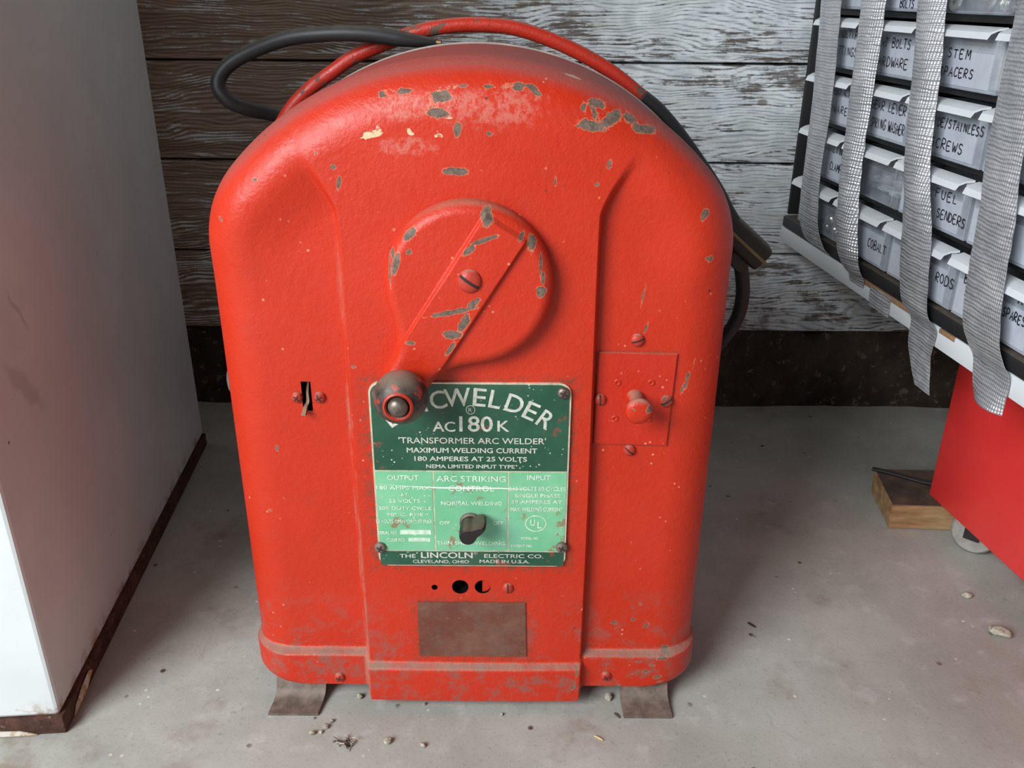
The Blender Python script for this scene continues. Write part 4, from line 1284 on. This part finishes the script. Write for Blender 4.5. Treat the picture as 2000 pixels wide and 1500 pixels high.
def handwriting(bm, text, s0, zbase, hgt, d, wid=None, stroke=0.0014, seed=0, slope=0.0):
    r = random.Random(seed + len(text))
    u = hgt / 6.0
    adv = 5.6 * u if wid is None else wid / max(1, len(text))
    ux = u if wid is None else min(u * 1.1, adv / 5.4)
    x = s0
    for ch in text:
        jz = r.uniform(-0.05, 0.05) * hgt; sc = r.uniform(0.92, 1.08); rt = r.uniform(-0.07, 0.07)
        for st in G.get(ch, []):
            pts = [(x + (px * ux) * sc - rt * pz * u, zbase + jz + slope * (x - s0) + pz * u * sc) for px, pz in st]
            if len(pts) > 3:
                sp = spline([(a, 0, b) for a, b in pts], 4); pts = [(p.x, p.z) for p in sp]
            L_, R_ = [], []
            for i, (a, b) in enumerate(pts):
                q0 = pts[max(0, i - 1)]; q1 = pts[min(len(pts) - 1, i + 1)]
                tx, tz = q1[0] - q0[0], q1[1] - q0[1]; l = math.hypot(tx, tz) or 1
                nx_, nz_ = -tz / l * stroke / 2, tx / l * stroke / 2
                L_.append(bm.verts.new(OM @ Vector((a + nx_, d, b + nz_)))); R_.append(bm.verts.new(OM @ Vector((a - nx_, d, b - nz_))))
            for i in range(len(pts) - 1):
                try: bm.faces.new((L_[i], L_[i + 1], R_[i + 1], R_[i]))
                except ValueError: pass
        x += adv

def drawer(c, r, texts=()):
    s0, s1 = COLS[c] + 0.0035, COLS[c + 1] - 0.0035
    z0, z1 = ROWZ[r] + (0.0045 if r else 0.001), ROWZ[r + 1] - 0.006
    o = 0.001
    bm = bmesh.new()
    th = 0.0016
    zf = z1 - 0.006
    box(bm, s0, s1, o - th, o, z0, zf, 0.0006, mat=OM)                     # front
    box(bm, s0, s0 + th, DEP + 0.03, o - th, z0, zf, mat=OM); box(bm, s1 - th, s1, DEP + 0.03, o - th, z0, zf, mat=OM)
    box(bm, s0 + th, s1 - th, DEP + 0.03, o - th, z0, z0 + th, mat=OM)
    box(bm, s0 + th, s1 - th, DEP + 0.03, DEP + 0.03 + th, z0 + th, zf, mat=OM)
    # moulded line and side rib on the front
    zm = z0 + (zf - z0) * 0.66
    box(bm, s0 + 0.002, s1 - 0.012, o, o + 0.0007, zm, zm + 0.0012, mat=OM)
    box(bm, s1 - 0.013, s1 - 0.0115, o, o + 0.0009, z0 + 0.003, zf - 0.002, mat=OM)
    box(bm, s0 + 0.002, s1 - 0.002, o, o + 0.0009, z0 + 0.0015, z0 + 0.003, mat=OM)
    d = P('drawer', bm, M_CLEARER if (c, r) in ((2, 4), (0, 0), (1, 1)) else M_CLEAR, org, smooth=False)
    if (c, r) not in ((2, 4), (0, 0), (1, 1)):
        bm = bmesh.new(); box(bm, s0 + 0.004, s1 - 0.014, o + 0.0001, o + 0.0008, z0 + 0.0035, zm - 0.0005, 0.0003, mat=OM)
        fp = obj('label_panel', bm, M_FROST, None, smooth=False); fp.parent = d
        fp['label'] = 'frosted label panel on the drawer front'
    # pull lip: a curved shelf along the top edge
    bm = bmesh.new()
    prof = [(0.0, z1 - 0.0005), (0.009, z1 - 0.0020), (0.0165, z1 - 0.0055), (0.0195, z1 - 0.0120)]
    back = [(0.0180, z1 - 0.0123), (0.0152, z1 - 0.0072), (0.0085, z1 - 0.0040), (0.0, z1 - 0.003)]
    full = prof + back
    ns = 6
    secs = []
    for k in range(ns + 1):
        s = s0 + (s1 - s0) * k / ns
        sec = []
        for (dd, zz) in full:
            sh = -0.005 * (dd / 0.0195) if k == ns else (0.004 * (dd / 0.0195) if k == 0 else 0)
            sec.append(bm.verts.new(OM @ Vector((s + sh, o + dd, zz))))
        secs.append(sec)
    m = len(full)
    for a, b in zip(secs[:-1], secs[1:]):
        for k in range(m): bm.faces.new((a[k], a[(k + 1) % m], b[(k + 1) % m], b[k]))
    bm.faces.new(secs[0][::-1]); bm.faces.new(secs[-1])
    # end web under the lip
    for ss in (s1 - 0.004,):
        box(bm, ss - 0.001, ss, o, o + 0.006, z1 - 0.012, z1 - 0.003, mat=OM)
    lip = obj('pull_lip', bm, M_LIP, None, angle=30); lip.parent = d
    lip['label'] = 'frosted pull lip'
    if texts:
        for i, (tx, ds, dz, h, wdt) in enumerate(texts):
            bm = bmesh.new()
            handwriting(bm, tx, ds, dz, max(h, 0.0095), o + 0.0013, wdt, seed=c * 10 + r + i)
            l = obj('handwriting', bm, M_INK, None, smooth=False); l.parent = d
            l['label'] = 'black marker handwriting'
    return d
TX = {   # (words, start, base line, letter height, width) along the organizer's face
    (0, 3): (('MULTIP', -0.3465, 0.6445, 0.0104, 0.0567), ('FITTINGS', -0.363, 0.6221, 0.0111, 0.0783)),
    (1, 3): (('SEAT BOLTS', -0.24, 0.6393, 0.0111, 0.0949), ('HARDWARE', -0.2316, 0.6165, 0.0106, 0.0878)),
    (2, 3): (('STEM', -0.0623, 0.6364, 0.0093, 0.0478), ('SPACERS', -0.0729, 0.6169, 0.0094, 0.0691)),
    (0, 2): (('SPECIALTY', -0.3484, 0.5694, 0.0087, 0.0713), ('HARDWARE', -0.3777, 0.5447, 0.0087, 0.0943)),
    (1, 2): (('GEAR LEVER', -0.2207, 0.5629, 0.0108, 0.0933), ('SPRING WASHER', -0.2153, 0.5399, 0.0121, 0.0908)),
    (2, 2): (('WIDE/STAINLESS', -0.0713, 0.562, 0.0094, 0.1076), ('SCREWS', -0.0626, 0.5385, 0.0107, 0.0686)),
    (0, 1): (('LINE', -0.3128, 0.4898, 0.0094, 0.0449), ('CLAMPS', -0.3152, 0.4652, 0.011, 0.0465)),
    (2, 1): (('FUEL', -0.0308, 0.4855, 0.0081, 0.0489), ('SENDERS', -0.0206, 0.4638, 0.0102, 0.0589)),
    (1, 0): (('COBALT', -0.1671, 0.3896, 0.0114, 0.0512),),
    (2, 0): (('TIE RODS', -0.0356, 0.3939, 0.011, 0.0776),),
    (3, 0): (('BR', 0.0583, 0.4088, 0.0121, 0.0156), ('A', 0.1518, 0.4164, 0.0091, 0.0098), ('+', 0.0628, 0.3912, 0.0053, 0.012), ('SPARES', 0.1327, 0.3968, 0.0078, 0.0387)),
    (1, 4): (('BOLTS', -0.1898, 0.6858, 0.0074, 0.0346),),
}
for c in range(5):
    for r in range(5):
        drawer(c, r, TX.get((c, r), ()))

# things lying in the drawers
M_NUT = plain('bright_zinc', lin(200, 196, 184), 0.25, 0.9, 0.15, 80)
def inside(name, bm, mat, label, cat, group=None):
    return tag(obj(name, bm, mat), label, cat, group)
for i, (s, d, z, r) in enumerate([(-0.311, -0.012, 0.3915, 0.0095), (-0.296, -0.012, 0.3795, 0.0075), (-0.323, -0.012, 0.378, 0.0065), (-0.284, -0.010, 0.3775, 0.0058)]):
    bm = bmesh.new()
    lathe(bm, [(r * 0.5, -r * 0.6), (r * 0.95, -r * 0.5), (r, 0)] + [(r * math.cos(a), r * math.sin(a)) for a in (0.3, 0.6, 0.9, 1.2, 1.45)] + [(0, r)], sdz(s, d, z), (ND + Vector((0, 0, 0.3 + 0.2 * i))), 24)
    inside('dome_nut', bm, M_NUT, 'shiny dome nut in the leftmost clear drawer of the bottom row', 'nut', 'dome nuts in the bottom drawer')
bm = bmesh.new()
lathe(bm, [(0.0065, -0.003), (0.015, -0.003), (0.0165, 0), (0.015, 0.003), (0.0065, 0.003), (0.006, 0), (0.0065, -0.003)], sdz(-0.026, -0.010, 0.6998), ND + Vector((0, 0, .1)), 40)
inside('bearing_ring', bm, M_NUT, 'large steel bearing ring in the top row drawer above the STEM SPACERS drawer', 'bearing')
bm = bmesh.new()
lathe(bm, [(0.004, -0.002), (0.0105, -0.002), (0.0115, 0), (0.0105, 0.002), (0.004, 0.002), (0.0035, 0), (0.004, -0.002)], sdz(-0.087, -0.010, 0.6945), ND + Vector((0, 0, .1)), 30)
inside('washer', bm, M_NUT, 'small steel washer in the top row drawer, left of the bearing ring', 'washer')
bm = bmesh.new()
pts = [sdz(0.000 + 0.016 * k / 90, -0.014 + 0.007 * math.cos(k * 0.45), 0.6915 + 0.007 * math.sin(k * 0.45)) for k in range(91)]
tube(bm, pts, 0.0009, 8)
inside('coil_spring', bm, M_NUT, 'short steel coil spring in the top row drawer, right of the bearing ring', 'spring')
bm = bmesh.new(); box(bm, -0.09, 0.030, -0.13, -0.012, 0.6065, 0.650, 0.004, mat=OM)
inside('spacer_pack', bm, plain('white_nylon', lin(226, 226, 214), 0.5), 'white pack of nylon spacers inside the STEM SPACERS drawer', 'spacers')
bm = bmesh.new()
pts = [sdz(0.006 + 0.020 * math.cos(k * 0.22) * (1 - k / 400), -0.014 - 0.0003 * k, 0.398 + 0.017 * math.sin(k * 0.22)) for k in range(70)]
tube(bm, pts, 0.0014, 8)
inside('wire_coil', bm, M_NUT, 'coil of bright wire in the bottom row drawer marked RODS', 'wire')
# clear bag crumpled in the unmarked drawer
bm = bmesh.new()
N = 26
gr = []
for i in range(N + 1):
    rr = []
    for j in range(N + 1):
        u, v = i / N, j / N
        e = math.sin(math.pi * u) * math.sin(math.pi * v)
        nn = mnoise.noise(Vector((u * 6, v * 6, 2.2))) + 0.5 * mnoise.noise(Vector((u * 14, v * 14, 5.2)))
        rr.append(bm.verts.new(sdz(-0.245 + 0.125 * u, -0.030 + 0.012 * e + 0.010 * nn, 0.4535 + 0.045 * v)))
    gr.append(rr)
for i in range(N):
    for j in range(N): bm.faces.new((gr[i][j], gr[i + 1][j], gr[i + 1][j + 1], gr[i][j + 1]))
bmesh.ops.solidify(bm, geom=bm.faces[:], thickness=0.0006)
inside('plastic_bag', bm, mat_clear('crumpled_bag', lin(214, 218, 218), 0.12, 0.5), 'crumpled clear plastic bag in the unmarked drawer left of the FUEL SENDERS drawer', 'bag')

# ------------------------------------------------------------------ duct tape
def mat_tape():
    t = NT('silver_duct_tape'); co = t.obj_co()
    x, y, z = t.xyz(co)
    n = t.noise(co, 26, 4, 0.6)
    wz = t.math('SINE', t.math('ADD', t.math('MULTIPLY', z, 1500.0), t.math('MULTIPLY', t.noise(co, 45, 3), 9.0)))
    wy = t.math('SINE', t.math('MULTIPLY', y, 2300.0))
    rid = t.math('SINE', t.math('ADD', t.math('MULTIPLY', z, 620.0), t.math('MULTIPLY', t.noise(co, 30, 3), 7.0)))
    h = t.math('ADD', t.math('ADD', t.math('MULTIPLY', wz, 0.35), t.math('MULTIPLY', wy, 0.18)), t.math('MULTIPLY', rid, 0.35))
    col = t.mix(t.ramp(n, 0.3, 0.7), lin(176, 179, 184), lin(204, 206, 209))
    return t.done(col, t.ramp(n, 0.3, 0.7, 0.26, 0.38), 0.5, t.bump(h, 0.6, 0.0018), 0.6)
M_TAPE = mat_tape()
def tape(name, pts, label, group, bow=0.016, NW=14, seed=1):
    """pts: (s, d, z, width, bow factor)"""
    bm = bmesh.new()
    P_ = [Vector((p[0], p[1], p[2])) for p in pts]; Wd = [Vector((p[3], p[4], 0)) for p in pts]
    cp = spline(P_, 9); wp = spline(Wd, 9)
    rows = []
    for i, (c, w) in enumerate(zip(cp, wp)):
        a = cp[max(0, i - 1)]; b = cp[min(len(cp) - 1, i + 1)]
        tg = (b - a).normalized()
        nrm = Vector((0, -tg.z, tg.y)); 
        if nrm.length < 0.2: nrm = Vector((0, 1, 0))
        nrm.normalize()
        if nrm.y < 0 and abs(nrm.y) > 0.3: nrm = -nrm
        row = []
        for k in range(NW + 1):
            u = -1 + 2 * k / NW
            off = bow * w.y * (1 - u * u) + 0.0009 * mnoise.noise(Vector((u * 2.0, c.z * 60, seed * 3.3)))
            edge = 0.0008 * mnoise.noise(Vector((seed, c.z * 45, u)))
            row.append(bm.verts.new(OM @ (c + Vector((u * w.x / 2 + edge, 0, 0)) + nrm * off)))
        rows.append(row)
    for a, b in zip(rows[:-1], rows[1:]):
        for k in range(NW): bm.faces.new((a[k], a[k + 1], b[k + 1], b[k]))
    bmesh.ops.recalc_face_normals(bm, faces=bm.faces)
    bmesh.ops.solidify(bm, geom=bm.faces[:], thickness=0.0004)
    return tag(obj(name, bm, M_TAPE, angle=60), label, 'tape', group)
GT = 'duct tape strips over the drawers'
D0 = 0.0235
tape('duct_tape', [(-0.352, D0, 0.775, .066, .4), (-0.343, D0, 0.693, .066, .4), (-0.334, D0, 0.627, .066, .4), (-0.326, D0, 0.551, .064, .3), (-0.326, D0, 0.463, .060, .2), (-0.324, D0 - .004, 0.392, .070, .1), (-0.318, 0.010, 0.358, .072, .1), (-0.305, 0.003, 0.348, .070, 0)],
     'grey duct tape strip over the drawers, the one nearest the weathered board wall', GT, seed=1)
tape('duct_tape', [(-0.222, D0, 0.775, .060, .7), (-0.2155, D0, 0.694, .060, .8), (-0.2105, D0, 0.622, .060, .8), (-0.207, D0, 0.545, .054, .8), (-0.1985, D0, 0.466, .052, .9), (-0.185, D0 - .002, 0.395, .056, .9), (-0.183, 0.014, 0.362, .054, .6), (-0.181, 0.004, 0.343, .048, .2), (-0.180, 0.0025, 0.332, .04, 0)],
     'shiny ridged duct tape strip crossing the SPECIALTY and GEAR LEVER drawers', GT, seed=2)
tape('duct_tape', [(-0.088, D0, 0.775, .058, .7), (-0.0775, D0, 0.695, .057, .8), (-0.0625, D0, 0.626, .057, .8), (-0.054, D0, 0.566, .055, .8), (-0.0435, D0, 0.515, .056, .7), (-0.021, D0, 0.451, .066, .4), (-0.012, D0 - .001, 0.405, .066, .2), (-0.008, D0 - .004, 0.375, .063, .1), (-0.004, 0.016, 0.356, .060, .1),
      (0.000, 0.004, 0.338, .058, 0), (0.000, 0.003, 0.318, .056, 0), (0.000, 0.001, 0.300, .052, .05), (0.010, 0.001, 0.280, .044, .05), (0.026, 0.004, 0.263, .034, 0)],
     'twisted duct tape strip with a loose tail hanging below the white board', GT, seed=3)
tape('duct_tape', [(0.100, D0, 0.775, .056, .3), (0.106, D0, 0.672, .058, .3), (0.1085, D0, 0.557, .058, .3), (0.1185, D0, 0.500, .060, .25), (0.122, D0, 0.457, .062, .2), (0.127, D0, 0.415, .064, .15), (0.132, D0 - .003, 0.378, .066, .1), (0.134, 0.012, 0.356, .066, .1), (0.138, 0.004, 0.340, .066, 0), (0.142, 0.003, 0.316, .060, .2), (0.146, 0.002, 0.298, .050, .5)],
     'widest matte duct tape strip with crumpled end, right of the SENDERS drawer', GT, seed=4)
tape('duct_tape_scrap', [(-0.112, 0.0016, 0.3425, .055, 0), (-0.112, 0.0018, 0.333, .055, 0), (-0.110, 0.0018, 0.3165, .053, 0)],
     'small scrap of grey duct tape stuck on the white board edge', None, bow=0, seed=6)

# ------------------------------------------------------------------ wooden block on the floor with a black strap
bm = bmesh.new()
bo = Vector((0.5416, 1.0715, 0)); rotb = Matrix.Translation(bo) @ Matrix.Rotation(R(-2.5), 4, 'Z')
vs = [(0, 0), (0.24, 0), (0.24, 0.11), (0.009, 0.105)]
f = [bm.verts.new(rotb @ Vector((x, y, 0.0005))) for x, y in vs]; g = [bm.verts.new(rotb @ Vector((x - 0.002, y, 0.040))) for x, y in vs]
bm.faces.new(f[::-1]); bm.faces.new(g)
for k in range(4): bm.faces.new((f[k], f[(k + 1) % 4], g[(k + 1) % 4], g[k]))
bmesh.ops.bevel(bm, geom=bm.edges[:], offset=0.0015, segments=2, affect='EDGES')
t = NT('offcut_wood'); co = t.obj_co()
gz = t.noise(t.mapping(co, scale=(8, 60, 60)), 1.0, 5, 0.65)
nz = t.xyz(t.n('ShaderNodeNewGeometry').outputs['Normal'])[2]
col = t.mix(t.ramp(gz, 0.3, 0.7), lin(140, 106, 70), lin(190, 156, 114))
grime = t.math('MULTIPLY', t.ramp(t.xyz(co)[2], 0.0385, 0.0398), t.ramp(t.noise(co, 16, 5, 0.7), 0.25, 0.6, 0.75, 1.0))
col = t.mix(grime, col, t.mix(t.ramp(t.noise(co, 22, 4), 0.4, 0.65), lin(98, 82, 72), lin(74, 64, 58)))
col = t.mix(t.math('MULTIPLY', t.ramp(t.noise(co, 28, 5, 0.7), 0.60, 0.7), 0.6), col, lin(104, 64, 44))
M_WOOD = t.done(col, 0.75, 0, t.bump(gz, 0.2, 0.001), 0.25)
tag(obj('wood_block', bm, M_WOOD, smooth=False), 'short offcut of brown timber lying on the floor behind the cabinet caster', 'wood block')
bm = bmesh.new()
bp = spline([Vector((0.548, 1.170, 0.0435)), Vector((0.560, 1.165, 0.0435)), Vector((0.585, 1.150, 0.0425)), Vector((0.608, 1.135, 0.0425)), Vector((0.640, 1.120, 0.0425)), Vector((0.70, 1.10, 0.0425))], 5)
tube(bm, bp, 0.0026, 10)
bp2 = spline([Vector((0.546, 1.168, 0.0435)), Vector((0.566, 1.158, 0.0432)), Vector((0.590, 1.143, 0.0425)), Vector((0.612, 1.129, 0.0425)), Vector((0.650, 1.112, 0.0425))], 5)
tube(bm, bp2, 0.0022, 10)
tag(obj('cord', bm, mat_dusty_black('black_cord', lin(26, 26, 28), lin(60, 58, 54))), 'thin black cord lying doubled across the timber offcut', 'cord')

# ------------------------------------------------------------------ litter on the floor
t = NT('pale_gravel'); co = t.obj_co()
n1 = t.noise(co, 160, 5, 0.7)
M_PEB = t.done(t.mix(t.ramp(n1, 0.35, 0.65), lin(132, 126, 112), lin(190, 184, 168)), 0.85, 0, t.bump(n1, 0.5, 0.001), 0.2)
def onfloor(px, py):
    d = ray(px, py); return CO + d * (-CAM_H / d.z)
def pebble(px, py, r, label, group, sx=1.0, sy=1.0, sz=0.7, rot=0, mat=M_PEB, name='pebble', cat='pebble'):
    p = onfloor(px, py)
    bm = bmesh.new()
    bmesh.ops.create_icosphere(bm, subdivisions=3, radius=1.0)
    sd = rng.uniform(0, 50)
    for v in bm.verts:
        k = 1 + 0.28 * mnoise.noise(v.co * 1.3 + Vector((sd, 0, 0))) + 0.10 * mnoise.noise(v.co * 3.1 + Vector((sd, 5, 0)))
        v.co = Vector((v.co.x * sx, v.co.y * sy, v.co.z * sz)) * (r * k)
    zmin = min(v.co.z for v in bm.verts)
    bmesh.ops.transform(bm, matrix=Matrix.Translation(Vector((p.x, p.y, -zmin * 0.97))) @ Matrix.Rotation(R(rot), 4, 'Z'), verts=bm.verts)
    return tag(obj(name, bm, mat), label, cat, group)
GP = 'pale crumbs of gravel on the floor in front of the welder'
for (x, y, r) in ((703, 1363, 0.0036), (610, 1434, 0.0028), (637, 1422, 0.0032), (627, 1431, 0.0022), (757, 1451, 0.0036), (826, 1458, 0.0028), (980, 1397, 0.0020), (829, 1377, 0.0018), (613, 1404, 0.0015), (648, 1410, 0.0022)):
    pebble(x, y, r, 'pale crumb of gravel on the concrete in front of the welder', GP, rng.uniform(0.8, 1.2), rng.uniform(0.8, 1.2), 0.8, rng.uniform(0, 180))
pebble(1188, 1365, 0.0042, 'angular pale stone chip beside the right foot of the welder', None, 0.9, 1.1, 0.8, 20)
pebble(1951, 1240, 0.0105, 'largest oval beige pebble on the floor below the tool cabinet', None, 1.15, 0.75, 0.5, -30)
pebble(1888, 1166, 0.0055, 'small round beige pebble between caster and the bigger oval pebble', None, 1.1, 0.8, 0.6, -10)
def stick(px, py, L, ang, w, mat, label, cat, name):
    p = onfloor(px, py); d = Vector((math.cos(R(ang)), math.sin(R(ang)), 0))
    bm = bmesh.new()
    tube(bm, [p - d * L / 2 + Vector((0, 0, w)), p + Vector((0, 0, w * 1.05)), p + d * L / 2 + Vector((0, 0, w * 0.95))], [w * 0.7, w, w * 0.6], 8)
    return tag(obj(name, bm, mat), label, cat)
M_STRAW = plain('dry_straw', lin(196, 172, 126), 0.8)
stick(1169, 1443, 0.010, -35, 0.0012, M_STRAW, 'straw-coloured wood splinter on the floor below the right foot', 'splinter', 'splinter')
stick(1205, 1399, 0.008, -55, 0.0013, plain('dark_pod', lin(80, 72, 64), 0.6), 'dark grey seed husk on the floor under the right foot', 'husk', 'seed_husk')
stick(1468, 1222, 0.011, -50, 0.0013, plain('black_bit', lin(40, 34, 30), 0.7), 'black twig bit on the floor right of the welder', 'twig', 'twig')
# tuft of fluff with dirt
bm = bmesh.new()
p = onfloor(677, 1452)
for i in range(46):
    a = rng.uniform(0, 360); l = rng.uniform(0.004, 0.011)
    q = p + Vector((rng.gauss(0, 0.004), rng.gauss(0, 0.004), 0.0008))
    d = Vector((math.cos(R(a)), math.sin(R(a)), rng.uniform(0.1, 0.7)))
    tube(bm, [q, q + d * l * 0.5, q + d * l + Vector((0, 0, -0.0005))], [0.0005, 0.0005, 0.0002], 5)
t = NT('dirty_fluff'); co = t.obj_co()
n1 = t.noise(co, 130, 4, 0.7)
tag(obj('fluff_tuft', bm, t.done(t.mix(t.ramp(n1, 0.4, 0.6), lin(66, 50, 40), lin(206, 196, 182)), 0.9)), 'ragged tuft of dirty fluff on the floor left of centre', 'fluff')
bpy.context.view_layer.update()
